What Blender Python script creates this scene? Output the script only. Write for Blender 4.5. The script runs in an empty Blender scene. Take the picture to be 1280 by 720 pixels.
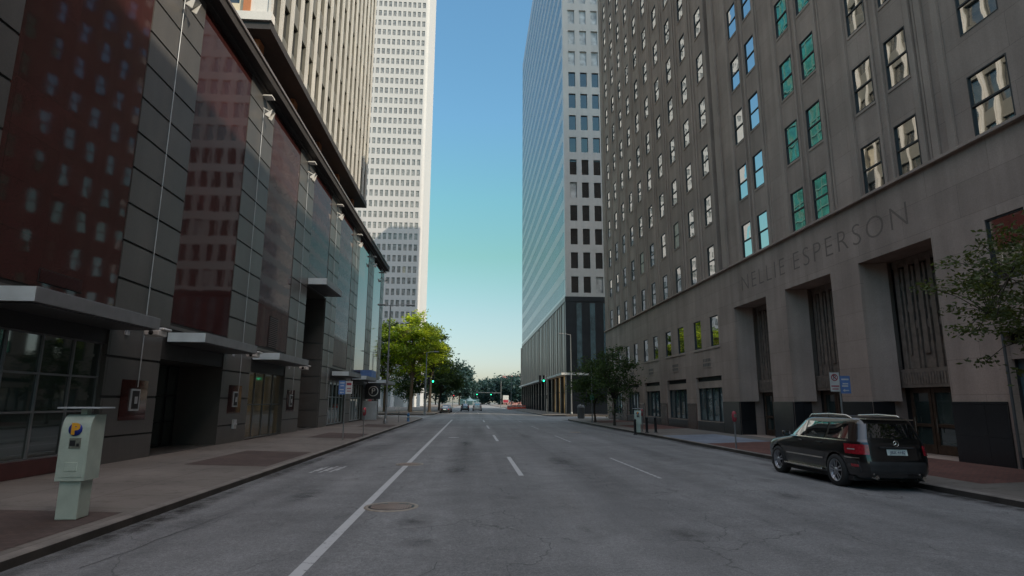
import bpy, bmesh, math, random
from mathutils import Vector, Matrix
rnd = random.Random(7)
D = bpy.data
sc = bpy.context.scene
COL = sc.collection
R = math.radians

# ------------------------------------------------------------------ helpers
class MB:
    """collects polygons; build() links them as one mesh object"""
    def __init__(s): s.v = []; s.f = []; s.m = []; s.sm = []
    def poly(s, pts, mi=0, smooth=False):
        n = len(s.v); s.v += [tuple(p) for p in pts]; s.f.append(tuple(range(n, n + len(pts)))); s.m.append(mi); s.sm.append(smooth)
    def grid(s, rows, mi=0, smooth=True, close=False):
        n = len(s.v); w = len(rows[0])
        for r in rows: s.v += [tuple(p) for p in r]
        for i in range(len(rows) - 1):
            for j in range(w if close else w - 1):
                k = (j + 1) % w
                s.f.append((n + i*w + j, n + i*w + k, n + (i+1)*w + k, n + (i+1)*w + j)); s.m.append(mi); s.sm.append(smooth)
    def box(s, x0, x1, y0, y1, z0, z1, mi=0):
        if x0 > x1: x0, x1 = x1, x0
        if y0 > y1: y0, y1 = y1, y0
        if z0 > z1: z0, z1 = z1, z0
        n = len(s.v)
        s.v += [(x0,y0,z0),(x1,y0,z0),(x1,y1,z0),(x0,y1,z0),(x0,y0,z1),(x1,y0,z1),(x1,y1,z1),(x0,y1,z1)]
        for q in ((3,2,1,0),(4,5,6,7),(0,1,5,4),(1,2,6,5),(2,3,7,6),(3,0,4,7)):
            s.f.append(tuple(n + i for i in q)); s.m.append(mi); s.sm.append(False)
    def tube(s, pts, rad, n=8, mi=0, cap=True):
        pts = [Vector(p) for p in pts]
        if not isinstance(rad, (list, tuple)): rad = [rad] * len(pts)
        rows = []; t0 = None
        for i, p in enumerate(pts):
            t = (pts[min(i+1, len(pts)-1)] - pts[max(i-1, 0)]).normalized()
            if t0 is None:
                a = t.orthogonal().normalized()
            else:
                a = (a - t * a.dot(t)).normalized()
            t0 = t; b = t.cross(a)
            rows.append([p + (a*math.cos(2*math.pi*k/n) + b*math.sin(2*math.pi*k/n)) * rad[i] for k in range(n)])
        s.grid(rows, mi, True, True)
        if cap:
            s.poly(rows[0][::-1], mi); s.poly(rows[-1], mi)
    def lathe(s, prof, c=(0,0,0), n=20, axis='z', mi=0, smooth=True, cap=True):
        rows = []
        for r, h in prof:
            row = []
            for k in range(n):
                a = 2*math.pi*k/n; u, w = r*math.cos(a), r*math.sin(a)
                p = {'z': (u, w, h), 'x': (h, u, w), 'y': (w, h, u)}[axis]
                row.append((p[0]+c[0], p[1]+c[1], p[2]+c[2]))
            rows.append(row)
        s.grid(rows, mi, smooth, True)
        if cap and prof[0][0] > 1e-4: s.poly(rows[0][::-1], mi)
        if cap and prof[-1][0] > 1e-4: s.poly(rows[-1], mi)
    def wall(s, P, u0, u1, v0, v1, holes, depth, mi=0, rmi=None):
        """plane P(u,v,d) with real rectangular openings and reveals"""
        rmi = mi if rmi is None else rmi
        us = sorted({u0, u1, *[x for h in holes for x in h[:2] if u0 < x < u1]})
        vs = sorted({v0, v1, *[x for h in holes for x in h[2:4] if v0 < x < v1]})
        cov = set(); ui = {u: i for i, u in enumerate(us)}; vi = {v: i for i, v in enumerate(vs)}
        for h in holes:
            a, b = max(h[0], u0), min(h[1], u1); c, d = max(h[2], v0), min(h[3], v1)
            if a >= b or c >= d: continue
            for i in range(ui[a], ui[b]):
                for j in range(vi[c], vi[d]): cov.add((i, j))
            dp = h[4] if len(h) > 4 else depth
            s.poly([P(a,c,0),P(a,d,0),P(a,d,dp),P(a,c,dp)], rmi); s.poly([P(b,c,0),P(b,c,dp),P(b,d,dp),P(b,d,0)], rmi)
            s.poly([P(a,c,0),P(a,c,dp),P(b,c,dp),P(b,c,0)], rmi); s.poly([P(a,d,0),P(b,d,0),P(b,d,dp),P(a,d,dp)], rmi)
        for i in range(len(us)-1):
            for j in range(len(vs)-1):
                if (i, j) not in cov:
                    s.poly([P(us[i],vs[j],0),P(us[i+1],vs[j],0),P(us[i+1],vs[j+1],0),P(us[i],vs[j+1],0)], mi)
    def build(s, name, mats, parent=None, world=True, bevel=0, recalc=False, loc=None):
        me = D.meshes.new(name)
        off = Vector((0,0,0))
        if parent is not None and world:
            p = parent
            while p is not None: off += p.location; p = p.parent
        me.from_pydata([tuple(Vector(v) - off) for v in s.v], [], s.f)
        if not isinstance(mats, (list, tuple)): mats = [mats]
        for m in mats: me.materials.append(m)
        me.polygons.foreach_set('material_index', s.m); me.polygons.foreach_set('use_smooth', s.sm)
        if recalc:
            bm = bmesh.new(); bm.from_mesh(me); bmesh.ops.remove_doubles(bm, verts=bm.verts, dist=1e-5)
            bmesh.ops.recalc_face_normals(bm, faces=bm.faces); bm.to_mesh(me); bm.free()
        me.update()
        o = D.objects.new(name, me); COL.objects.link(o)
        if parent is not None: o.parent = parent
        if loc is not None: o.location = loc
        if bevel:
            b = o.modifiers.new('bevel', 'BEVEL'); b.width = bevel; b.segments = 2; b.limit_method = 'ANGLE'; b.angle_limit = R(40)
        return o

def thing(name, label, cat, loc=(0,0,0), rz=0, group=None):
    o = D.objects.new(name, None); COL.objects.link(o); o.location = loc; o.rotation_euler = (0,0,rz)
    o['label'] = label; o['category'] = cat
    if group: o['group'] = group
    return o
def tag(o, label, cat, group=None):
    o['label'] = label; o['category'] = cat
    if group: o['group'] = group
    return o
def struct(o): o['kind'] = 'structure'; return o
def stuff(o): o['kind'] = 'stuff'; return o
def copy_tree(o, parent=None):
    c = o.copy(); COL.objects.link(c); c.parent = parent
    for ch in list(o.children): copy_tree(ch, c)
    return c
def dup(root, loc, rz=0, label=None, group=None):
    r = copy_tree(root); r.location = loc; r.rotation_euler = (0,0,rz)
    if label: r['label'] = label
    if group: r['group'] = group
    return r
def text_part(body, name, mat, parent, size, M, ext=0.004, sx=1.0, space=1.0, thin=0.0, fit=None):
    cu = D.curves.new('t', 'FONT'); cu.body = body; cu.size = size; cu.align_x = 'CENTER'; cu.align_y = 'CENTER'
    cu.extrude = ext; cu.space_character = space; cu.offset = thin; cu.resolution_u = 4
    t = D.objects.new('t', cu); COL.objects.link(t)
    dg = bpy.context.evaluated_depsgraph_get()
    me = D.meshes.new_from_object(t.evaluated_get(dg)); COL.objects.unlink(t); D.objects.remove(t)
    if fit: xs_ = [v.co.x for v in me.vertices]; sx = fit/(max(xs_)-min(xs_))
    me.transform(Matrix.Diagonal((sx,1,1,1)));
    off = Vector((0,0,0)); p = parent
    while p is not None: off += p.location; p = p.parent
    me.transform(Matrix.Translation(-off) @ M)
    me.name = name; me.materials.clear(); me.materials.append(mat)
    o = D.objects.new(name, me); COL.objects.link(o); o.parent = parent
    return o
def frame(o, x, y, loc):
    x = Vector(x).normalized(); y = Vector(y).normalized(); z = x.cross(y)
    M = Matrix((x, y, z)).transposed().to_4x4(); M.translation = Vector(loc); return M

# ------------------------------------------------------------------ materials
class N:
    def __init__(s, name):
        s.m = D.materials.new(name); s.m.use_nodes = True; s.t = s.m.node_tree; s.n = s.t.nodes; s.b = s.n['Principled BSDF']
        s.co = s.n.new('ShaderNodeTexCoord')
    def add(s, typ, **kw):
        n = s.n.new(typ)
        for k, v in kw.items():
            if k in n.inputs: n.inputs[k].default_value = v
            else: setattr(n, k, v)
        return n
    def link(s, a, b): s.t.links.new(a, b)
    def coords(s, scale=(1,1,1), rot=(0,0,0)):
        mp = s.add('ShaderNodeMapping'); mp.inputs['Scale'].default_value = scale; mp.inputs['Rotation'].default_value = rot
        geo = s.n.get('GEO') or s.add('ShaderNodeNewGeometry'); geo.name = 'GEO'
        s.link(geo.outputs['Position'], mp.inputs['Vector']); return mp.outputs[0]
    def noise(s, scale, detail=3, co=None, rough=.55, dist=0):
        n = s.add('ShaderNodeTexNoise'); n.inputs['Scale'].default_value = scale; n.inputs['Detail'].default_value = detail
        n.inputs['Roughness'].default_value = rough; n.inputs['Distortion'].default_value = dist
        s.link(co if co is not None else s.coords(), n.inputs['Vector']); return n.outputs['Fac']
    def ramp(s, fac, stops):
        r = s.add('ShaderNodeValToRGB'); e = r.color_ramp.elements
        while len(e) < len(stops): e.new(.5)
        for i, (p, c) in enumerate(stops):
            e[i].position = p; e[i].color = (*c, 1) if isinstance(c, tuple) else (c, c, c, 1)
        s.link(fac, r.inputs[0]); return r.outputs[0]
    def mix(s, fac, a, b, mode='MIX'):
        x = s.add('ShaderNodeMix', data_type='RGBA', blend_type=mode)
        for i, v in ((0, fac), (6, a), (7, b)):
            if isinstance(v, (int, float)): x.inputs[i].default_value = v if i == 0 else (v, v, v, 1)
            elif isinstance(v, tuple): x.inputs[i].default_value = (*v, 1)
            else: s.link(v, x.inputs[i])
        return x.outputs[2]
    def math(s, op, a, b=0.0):
        x = s.add('ShaderNodeMath', operation=op)
        for i, v in enumerate((a, b)):
            if isinstance(v, (int, float)): x.inputs[i].default_value = v
            else: s.link(v, x.inputs[i])
        return x.outputs[0]
    def bump(s, h, strength=.3, dist=.02):
        b = s.add('ShaderNodeBump'); b.inputs['Strength'].default_value = strength; b.inputs['Distance'].default_value = dist
        s.link(h, b.inputs['Height']); s.link(b.outputs[0], s.b.inputs['Normal'])
    def base(s, c):
        if isinstance(c, tuple): s.b.inputs['Base Color'].default_value = (*c, 1)
        else: s.link(c, s.b.inputs['Base Color'])
    def set(s, **kw):
        for k, v in kw.items(): s.b.inputs[k.replace('_', ' ')].default_value = v
        return s

def simple(name, c, rough=.6, metal=0, var=.18, scale=3., bump=0., bscale=40., **kw):
    n = N(name); n.set(Roughness=rough, Metallic=metal, **kw)
    f = n.noise(scale, 4); lo = tuple(x*(1-var) for x in c); hi = tuple(min(1, x*(1+var)) for x in c)
    n.base(n.ramp(f, [(.3, lo), (.7, hi)]))
    if bump: n.bump(n.noise(bscale, 3), bump)
    return n.m
def stone(name, c, rough=.75, var=.16, streak=.25, panel=None, joint=.75, spec=.3):
    """weathered masonry: large blotches, vertical rain streaks, fine grain, optional joints"""
    n = N(name); n.set(Roughness=rough, **{'Specular_IOR_Level': spec})
    big = n.noise(.35, 4); fine = n.noise(22., 3); st = n.noise(1.0, 4, n.coords((1.6, 1.6, .09)))
    c1 = n.ramp(big, [(.3, tuple(x*(1-var) for x in c)), (.7, tuple(x*(1+var) for x in c))])
    c2 = n.mix(.35, c1, n.ramp(fine, [(.35, .72), (.65, 1.1)]), 'MULTIPLY')
    c3 = n.mix(streak, c2, n.ramp(st, [(.35, .45), (.62, 1.08)]), 'MULTIPLY')
    if panel:
        gx = n.add('ShaderNodeSeparateXYZ'); geo = n.n.get('GEO'); n.link(geo.outputs['Position'], gx.inputs[0])
        u = n.math('ADD', gx.outputs[0], gx.outputs[1])
        cb = n.add('ShaderNodeCombineXYZ'); n.link(u, cb.inputs[0]); n.link(gx.outputs[2], cb.inputs[1])
        br = n.add('ShaderNodeTexBrick', offset=panel[2] if len(panel) > 2 else .5)
        br.inputs['Scale'].default_value = 1; br.inputs['Brick Width'].default_value = panel[0]; br.inputs['Row Height'].default_value = panel[1]
        br.inputs['Mortar Size'].default_value = .008; br.inputs['Mortar Smooth'].default_value = .3
        br.inputs['Color1'].default_value = (.93,.93,.93,1); br.inputs['Color2'].default_value = (1.04,1.04,1.04,1); br.inputs['Mortar'].default_value = (joint,joint,joint,1)
        n.link(cb.outputs[0], br.inputs['Vector'])
        c3 = n.mix(1., c3, br.outputs['Color'], 'MULTIPLY')
    n.base(c3); n.bump(fine, .25, .01); return n.m
def glass(name, c=(.012,.016,.018), ior=2.1, wav=.05, rough=.015, scale=.6, tint=None):
    n = N(name); n.set(Roughness=rough, IOR=ior, **{'Specular_IOR_Level': .5})
    f = n.noise(.9, 3); n.base(n.ramp(f, [(.3, tuple(x*.6 for x in c)), (.7, tuple(x*1.5 for x in c))]))
    if tint: n.b.inputs['Specular Tint'].default_value = (*tint, 1)
    n.bump(n.noise(scale, 1), wav, .05); return n.m
def emit(name, c, s):
    n = N(name); n.base((c[0]*.3, c[1]*.3, c[2]*.3)); n.b.inputs['Emission Color'].default_value = (*c, 1); n.b.inputs['Emission Strength'].default_value = s; return n.m

def asphalt():
    n = N('asphalt'); n.set(Roughness=.82, **{'Specular_IOR_Level': .35})
    big = n.noise(.16, 5, rough=.6); lanes = n.noise(1., 4, n.coords((.75, .018, 1))); mid = n.noise(1.4, 5, rough=.65); fine = n.noise(55., 2); grit = n.noise(140., 2)
    c = n.ramp(big, [(.3, (.160,.158,.159)), (.7, (.228,.226,.225))])
    c = n.mix(.55, c, n.ramp(lanes, [(.32, .60), (.65, 1.25)]), 'MULTIPLY')
    c = n.mix(.45, c, n.ramp(mid, [(.3, .62), (.62, 1.12)]), 'MULTIPLY')
    c = n.mix(.7, c, n.ramp(fine, [(.3, .5), (.7, 1.4)]), 'MULTIPLY'); c = n.mix(.5, c, n.ramp(n.noise(17., 3), [(.3, .6), (.7, 1.3)]), 'MULTIPLY')
    # cracks: warped voronoi cell borders, only where a mask noise lets them through
    warp = n.add('ShaderNodeVectorMath', operation='ADD'); nz = n.add('ShaderNodeTexNoise'); nz.inputs['Scale'].default_value = 1.3; nz.inputs['Detail'].default_value = 5
    co = n.coords((.45,.28,1)); n.link(co, nz.inputs['Vector']); n.link(co, warp.inputs[0]); n.link(nz.outputs['Color'], warp.inputs[1])
    vo = n.add('ShaderNodeTexVoronoi', feature='DISTANCE_TO_EDGE'); vo.inputs['Scale'].default_value = .9; n.link(warp.outputs[0], vo.inputs['Vector'])
    cr = n.ramp(vo.outputs['Distance'], [(.0, 1.), (.006, 0.)]); mask = n.ramp(n.noise(.33, 3), [(.42, 0.), (.52, 1.)])
    c = n.mix(n.math('MULTIPLY', n.math('MULTIPLY', cr, mask), .62), c, (.035,.034,.033))
    # oil drips
    oil = n.ramp(n.noise(.7, 4, n.coords((1., .45, 1))), [(.63, 0.), (.74, .6)])
    c = n.mix(oil, c, (.05,.049,.047))
    n.base(c); n.bump(grit, .5, .006); return n.m
def concrete_walk(name, c, panel=1.5, joint=.55):
    n = N(name); n.set(Roughness=.85, **{'Specular_IOR_Level': .25})
    big = n.noise(.5, 5); fine = n.noise(30., 3); spots = n.noise(3.2, 4)
    k = n.ramp(big, [(.3, tuple(x*.8 for x in c)), (.7, tuple(x*1.15 for x in c))])
    k = n.mix(.4, k, n.ramp(fine, [(.3, .75), (.7, 1.15)]), 'MULTIPLY'); k = n.mix(.5, k, n.ramp(spots, [(.28, .5), (.45, 1.05)]), 'MULTIPLY')
    br = n.add('ShaderNodeTexBrick', offset=0.); br.inputs['Scale'].default_value = 1; br.inputs['Brick Width'].default_value = panel; br.inputs['Row Height'].default_value = panel
    br.inputs['Mortar Size'].default_value = .012; br.inputs['Mortar Smooth'].default_value = .4
    br.inputs['Color1'].default_value = (.93,.93,.93,1); br.inputs['Color2'].default_value = (1.05,1.05,1.05,1); br.inputs['Mortar'].default_value = (joint,)*3+(1,)
    n.link(n.coords(), br.inputs['Vector']); k = n.mix(1., k, br.outputs['Color'], 'MULTIPLY')
    n.base(k); n.bump(fine, .3, .008); return n.m
def brick_pave(name, a, b):
    n = N(name); n.set(Roughness=.85, **{'Specular_IOR_Level': .25})
    br = n.add('ShaderNodeTexBrick', offset=.5); br.inputs['Scale'].default_value = 1; br.inputs['Brick Width'].default_value = .2; br.inputs['Row Height'].default_value = .1
    br.inputs['Mortar Size'].default_value = .006; br.inputs['Color1'].default_value = (*a,1); br.inputs['Color2'].default_value = (*b,1); br.inputs['Mortar'].default_value = (.05,.045,.04,1)
    n.link(n.coords(), br.inputs['Vector'])
    k = n.mix(.6, br.outputs['Color'], n.ramp(n.noise(.8, 5), [(.3, .6), (.7, 1.2)]), 'MULTIPLY'); k = n.mix(.4, k, n.ramp(n.noise(9, 4), [(.3, .7), (.7, 1.15)]), 'MULTIPLY')
    n.base(k); n.bump(n.noise(60., 2), .3, .006); return n.m
def paint_worn(name, c, wear=.5):
    n = N(name); n.set(Roughness=.75)
    f = n.noise(6., 6, rough=.7); g = n.noise(45., 3)
    m = n.ramp(n.math('ADD', n.math('MULTIPLY', f, .7), n.math('MULTIPLY', g, .3)), [(wear-.07, .1), (wear+.03, 1.)])
    n.base(n.mix(m, (.12,.12,.12), c)); return n.m
def leafmat(name, c, var=.5, trans=.35):
    n = N(name); n.set(Roughness=.55, **{'Specular_IOR_Level': .25})
    f = n.noise(1.1, 3); g = n.noise(9., 2)
    k = n.ramp(f, [(.3, tuple(x*(1-var) for x in c)), (.7, (c[0]*(1+var*1.2), c[1]*(1+var), c[2]*(1+var*.5)))])
    k = n.mix(.6, k, n.ramp(g, [(.3, .6), (.7, 1.35)]), 'MULTIPLY'); n.base(k)
    tr = n.add('ShaderNodeBsdfTranslucent'); n.link(n.mix(1., k, (1.5, 1.5, .6), 'MULTIPLY'), tr.inputs['Color'])
    mx = n.add('ShaderNodeMixShader'); mx.inputs[0].default_value = trans
    n.link(n.b.outputs[0], mx.inputs[1]); n.link(tr.outputs[0], mx.inputs[2])
    n.link(mx.outputs[0], n.n['Material Output'].inputs['Surface']); return n.m

M = dict(
 asphalt=asphalt(), walk=concrete_walk('sidewalk_concrete', (.165,.145,.128)), kerb=stone('kerb_concrete', (.21,.185,.165), streak=.5), kerbface=stone('kerb_face_dark', (.065,.057,.05), streak=.5),
 walkblue=concrete_walk('ramp_concrete', (.20,.22,.26), 1.2), soil=simple('ground_soil', (.10,.10,.08), .9),
 brickL=brick_pave('brown_paver', (.105,.072,.062), (.085,.06,.053)), brickR=brick_pave('red_paver', (.17,.075,.06), (.13,.06,.05)),
 paint=paint_worn('white_road_paint', (.46,.46,.46), .42), paint2=paint_worn('faded_road_paint', (.42,.42,.42), .49),
 irontan=simple('worn_iron', (.30,.25,.20), .6, .2, .25, 14, .3), iron=simple('cast_iron', (.16,.135,.11), .6, .4, .3, 12, .3), tan=stone('limestone', (.40,.302,.25), panel=(2.6, 1.15, .5), joint=.62, streak=.3),
 tanS=stone('limestone_pier', (.415,.317,.262), streak=.25), tandark=stone('dark_limestone', (.15,.13,.115)),
 letter=stone('carved_letter_stone', (.215,.165,.138), streak=.1),
 blackgran=stone('black_granite', (.022,.022,.024), .18, .25, .1, panel=(1.3,1.0,0.), joint=.5, spec=.5),
 redgranpier=stone('brown_granite', (.075,.04,.035), .25, .2, .1, spec=.5),
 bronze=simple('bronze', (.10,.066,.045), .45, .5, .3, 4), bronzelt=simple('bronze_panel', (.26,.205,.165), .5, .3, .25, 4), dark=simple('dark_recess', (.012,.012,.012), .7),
 winframe=simple('window_frame_dark', (.03,.033,.035), .5), winglass=glass('window_glass', (.012,.02,.022), 8.0, .06, scale=.9), shopglass=glass('shop_glass', (.06,.095,.10), 2.0, .03, .03),
 greenglass=glass('storefront_glass', (.028,.042,.038), 2.2, .04, .03),
 granite=stone('grey_granite', (.090,.086,.082), .32, .14, .2, spec=.45), granitejoint=simple('granite_joint', (.022,.021,.021), .6),
 redgran=None, red2=simple('red_granite_base', (.07,.022,.022), .3), alum=simple('aluminium', (.42,.44,.46), .42, .35, .1, 2), canopygrey=simple('canopy_grey', (.20,.205,.215), .45, .3, .15, 2), endlit=simple('sky_lit_end_metal', (.60,.66,.68), .5, .1, .1, 2), alumdk=simple('grey_metal', (.12,.125,.13), .45, .5, .15, 2),
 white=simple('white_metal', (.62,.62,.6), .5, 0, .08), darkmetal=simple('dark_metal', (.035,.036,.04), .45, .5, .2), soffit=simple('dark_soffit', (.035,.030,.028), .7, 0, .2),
 cornice=simple('cornice_metal', (.30,.26,.24), .4, .5, .1),
 conc_white=stone('white_concrete', (.66,.64,.60), .7, .05, .1), cream=stone('cream_panel', (.62,.53,.38), .7, .06, .1), orange=stone('orange_stone', (.45,.18,.08), .7),
 finwhite=stone('white_mullion_concrete', (.58,.56,.52), .65, .08, .15), spandrel=simple('grey_spandrel', (.14,.135,.115), .4, 0, .2, .5), lglass=glass('office_glass', (.05,.05,.045), 1.9, .05),
 shell=stone('white_tower_stone', (.55,.535,.525), .75, .03, .06), shellglass=glass('tower_glass', (.24,.235,.225), 1.6, .02, .08), shellblind=simple('blind_glass', (.42,.38,.29), .4),
 rtwhite=stone('tower_white_panel', (.50,.50,.49), .5, .05, .12), rtspan=simple('tower_spandrel', (.42,.42,.44), .3, .2, .06, .2, Coat_Weight=.3), rtglass=glass('tower_window_glass', (.012,.013,.015), 2.0, .03),
 rtblue=glass('ribbon_glass', (.14,.18,.22), 4.0, .03, .05), rtblind_refl=glass('tower_blind_reflection_glass', (.42,.43,.43), 1.5, .01), rtbase=simple('dark_base_panel', (.032,.036,.042), .3, .3, .2, .4), rtbaseglass=glass('base_strip_glass', (.06,.11,.13), 2.2),
 rtfin=simple('brown_grey_fin', (.36,.315,.265), .5, .2, .1), teal=glass('teal_glass', (.015,.16,.14), 1.9, .04, .05), tealframe=simple('teal_frame', (.10,.22,.2), .4),
 kiosk=simple('pale_green_enamel', (.42,.49,.42), .45, 0, .10, 4, .1, 60), blue=simple('blue_enamel', (.015,.04,.30), .4), yellow=simple('orange_enamel', (.75,.36,.03), .4),
 screen=simple('screen_plate', (.16,.17,.14), .3, 0, .3, 30), signwhite=simple('sign_white', (.52,.52,.50), .5), signred=simple('sign_red', (.32,.03,.05), .5), signblue=simple('sign_blue', (.10,.19,.42), .5), signgreen=simple('sign_green', (.05,.2,.12), .5),
 steel=simple('galvanised_steel', (.25,.25,.25), .45, .6, .15, 6), meterred=simple('meter_red', (.30,.035,.05), .5), blackpost=simple('black_post', (.02,.02,.022), .5),
 hydblue=simple('hydrant_blue', (.03,.14,.30), .5), stonegrey=stone('grey_concrete_drum', (.17,.17,.165)),
 green_on=emit('green_lamp', (.02,1.,.42), 6.), red_on=emit('red_lamp', (1.,.05,.06), 2.), warm=None,
 bark=stone('bark', (.19,.125,.08), .9, .3, .4), barkdark=stone('dark_bark', (.06,.048,.038), .9, .3, .4),
 leaf=leafmat('oak_leaf', (.17,.25,.032)), leafdark=leafmat('dark_leaf', (.05,.085,.035)), leafshade=leafmat('shade_leaf', (.075,.095,.04), .4), leafhaze=leafmat('haze_tinted_leaf', (.030,.066,.074), .35, .2),
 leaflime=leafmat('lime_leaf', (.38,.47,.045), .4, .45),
 carblack=None, tyre=simple('tyre_rubber', (.018,.018,.018), .8), rim=simple('alloy_rim', (.42,.43,.46), .3, .8, .1), chrome=simple('chrome', (.75,.72,.66), .18, 1., .05), carglass=glass('car_glass', (.008,.009,.01), 3.0, .01),
 tail=simple('tail_lamp_red', (.28,.012,.02), .15, 0, .3, 20, Coat_Weight=1.), tailwhite=simple('tail_lamp_clear', (.45,.36,.36), .15), plate=simple('plate_white', (.55,.62,.60), .4), platetext=simple('plate_text', (.06,.09,.16), .5),
 plastic=simple('black_plastic', (.022,.022,.024), .55), barrier=simple('barrier_orange', (.55,.06,.03), .5), pinkbrick=simple('pink_brick', (.45,.22,.20), .8, 0, .15, .5), pinkglass=simple('hazy_glass', (.25,.33,.42), .3), tent=simple('pale_tent', (.11,.17,.19), .7), tentgreen=simple('teal_roof', (.035,.09,.10), .7),
 shoplit=None,
)
def paintcar(name, c, flake=0.):
    n = N(name); n.set(Roughness=.3, Metallic=0., Coat_Weight=1., Coat_Roughness=.02, Coat_IOR=1.65, **{'Specular_IOR_Level': .3}); n.base(n.ramp(n.noise(2., 3), [(.3, tuple(x*.9 for x in c)), (.7, tuple(x*1.1 for x in c))])); return n.m
M['carblack'] = paintcar('black_car_paint', (.004,.0042,.0045)); M['cardark'] = paintcar('charcoal_car_paint', (.03,.035,.045)); M['carwhite'] = paintcar('white_car_paint', (.62,.58,.55)); M['carred'] = paintcar('maroon_car_paint', (.07,.03,.035))
def redgran():
    n = N('red_polished_granite'); n.set(Roughness=.042, IOR=1.5, **{'Specular_IOR_Level': .5})
    f = n.noise(60., 3); b = n.noise(.5, 3)
    c = n.ramp(f, [(.3, (.032,.010,.010)), (.7, (.058,.019,.018))]); c = n.mix(.5, c, n.ramp(b, [(.3, .7), (.7, 1.2)]), 'MULTIPLY')
    gx = n.add('ShaderNodeSeparateXYZ'); n.link(n.n.get('GEO').outputs['Position'], gx.inputs[0])
    cb = n.add('ShaderNodeCombineXYZ'); n.link(gx.outputs[1], cb.inputs[0]); n.link(gx.outputs[2], cb.inputs[1])
    br = n.add('ShaderNodeTexBrick', offset=0.); br.inputs['Scale'].default_value = 1; br.inputs['Brick Width'].default_value = 1.68; br.inputs['Row Height'].default_value = 1.18
    br.inputs['Mortar Size'].default_value = .006; br.inputs['Color1'].default_value = (.9,.9,.9,1); br.inputs['Color2'].default_value = (1.1,1.1,1.1,1); br.inputs['Mortar'].default_value = (.4,.4,.4,1)
    n.link(cb.outputs[0], br.inputs['Vector']); n.base(n.mix(1., c, br.outputs['Color'], 'MULTIPLY'))
    n.bump(n.noise(.8, 2), .05, .05); return n.m
M['redgran'] = redgran()
def warmglass(name, a, b, s):
    n = N(name); n.set(Roughness=.05, IOR=1.6); f = n.noise(.55, 4, n.coords((1, 1, .6))); c = n.ramp(f, [(.35, a), (.65, b)]); n.base(c)
    n.link(c, n.b.inputs['Emission Color']); n.b.inputs['Emission Strength'].default_value = s; return n.m
M['warm'] = warmglass('lit_lobby_glass', (.10,.06,.025), (.55,.38,.18), .38)
M['shoplit'] = warmglass('lit_shop_glass', (.012,.016,.015), (.10,.075,.04), .12)

# ------------------------------------------------------------------ ground, road, pavements
def zr(x): return max(-.0018*(x-2.5)**2, -.128)
KL, KR, FL, FR = -5.82, 11.56, -10.7, 16.06
g = MB(); g.poly([(-3000,-3000,-.45),(3000,-3000,-.45),(3000,3000,-.45),(-3000,3000,-.45)]); struct(g.build('ground', M['soil']))
g = MB(); xs = [-160,-60,-20,-9] + [KL + (KR-KL)*i/30 for i in range(31)] + [15,24,60,160]
ys = [-70 + 20*i for i in range(38)]
g.grid([[(x, y, zr(x)) for x in xs] for y in ys]); struct(g.build('road', M['asphalt']))
def block(kx, fx, y0, y1, rad, side, far, wmat, back):
    """one pavement: kerb at kx, building line at fx, corners rounded where it meets the cross streets"""
    s = side; path = []
    def arc(cx, cy, a0, a1):
        for i in range(9):
            a = a0 + (a1-a0)*i/8; path.append((cx + s*-1*rad*math.cos(a), cy + rad*math.sin(a)))
    if back[0]: path.append((far, y0)); arc(kx + s*rad, y0 + rad, -math.pi/2, 0)
    else: path.append((kx, y0))
    if back[1]: arc(kx + s*rad, y1 - rad, 0, math.pi/2); path.append((far, y1))
    else: path.append((kx, y1))
    w = .17
    def inner(i):
        a = Vector(path[max(i-1,0)]); b = Vector(path[min(i+1,len(path)-1)]); t = (b-a).normalized()
        nrm = Vector((t.y, -t.x)) if s > 0 else Vector((-t.y, t.x)); nrm = nrm if True else nrm
        return Vector(path[i]) + nrm*w*1.0
    zk = .02
    inn = [inner(i) for i in range(len(path))]
    # make sure inner lies towards the building
    if abs(inn[len(inn)//2][0] - fx) > abs(path[len(path)//2][0] - fx):
        inn = [Vector(path[i])*2 - inn[i] for i in range(len(path))]
    k = MB()
    prof = lambda o, i, : [(o[0], o[1], -.3), (o[0], o[1], zk-.02), (o[0]+(i[0]-o[0])*.12, o[1]+(i[1]-o[1])*.12, zk), (i[0], i[1], zk+.004), (i[0], i[1], -.3)]
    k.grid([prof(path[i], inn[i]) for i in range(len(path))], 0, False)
    [k.m.__setitem__(i, 1) for i in range(len(k.m)) if i % 4 == 0]; struct(k.build('kerb', [M['kerb'], M['kerbface']]))  # kerb face in a darker tone than the top
    top = MB(); hz = lambda x: zk + .13*min(1, max(0, abs(x-kx)-w)/(abs(fx-kx)-w))
    pts = [(p[0], p[1], hz(p[0])) for p in inn]
    if back[0] and back[1]: pts = pts
    endf = []
    ya = y0 + (w if back[0] else 0); yb = y1 - (w if back[1] else 0)
    mid = [p for p in pts]
    # strip between the kerb line and the building line, then a sheet behind it
    rows = []
    for p in mid:
        yy = min(max(p[1], ya), yb)
        if abs(p[0]-kx) < abs(fx-kx): rows.append([p, (fx, yy, hz(fx))])
    top.grid(rows, 0, False)
    top.poly([(fx, ya, .15), (far, ya, .15), (far, yb, .15), (fx, yb, .15)])
    return struct(top.build('sidewalk', wmat))
block(KL, FL, -60, 78, 3., -1, -90, M['walk'], (0,1))
block(KL, FL, 95, 205, 3., -1, -90, M['walk'], (1,1))
block(KR, FR, -60, 74, 3., 1, 90, M['walk'], (0,1))
block(KR, 15.5, 91, 200, 2.5, 1, 90, M['walk'], (1,1))
block(KL, FL, 224, 420, 3., -1, -90, M['walk'], (1,0))
block(KR, FR, 222, 420, 3., 1, 90, M['walk'], (1,0))
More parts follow.
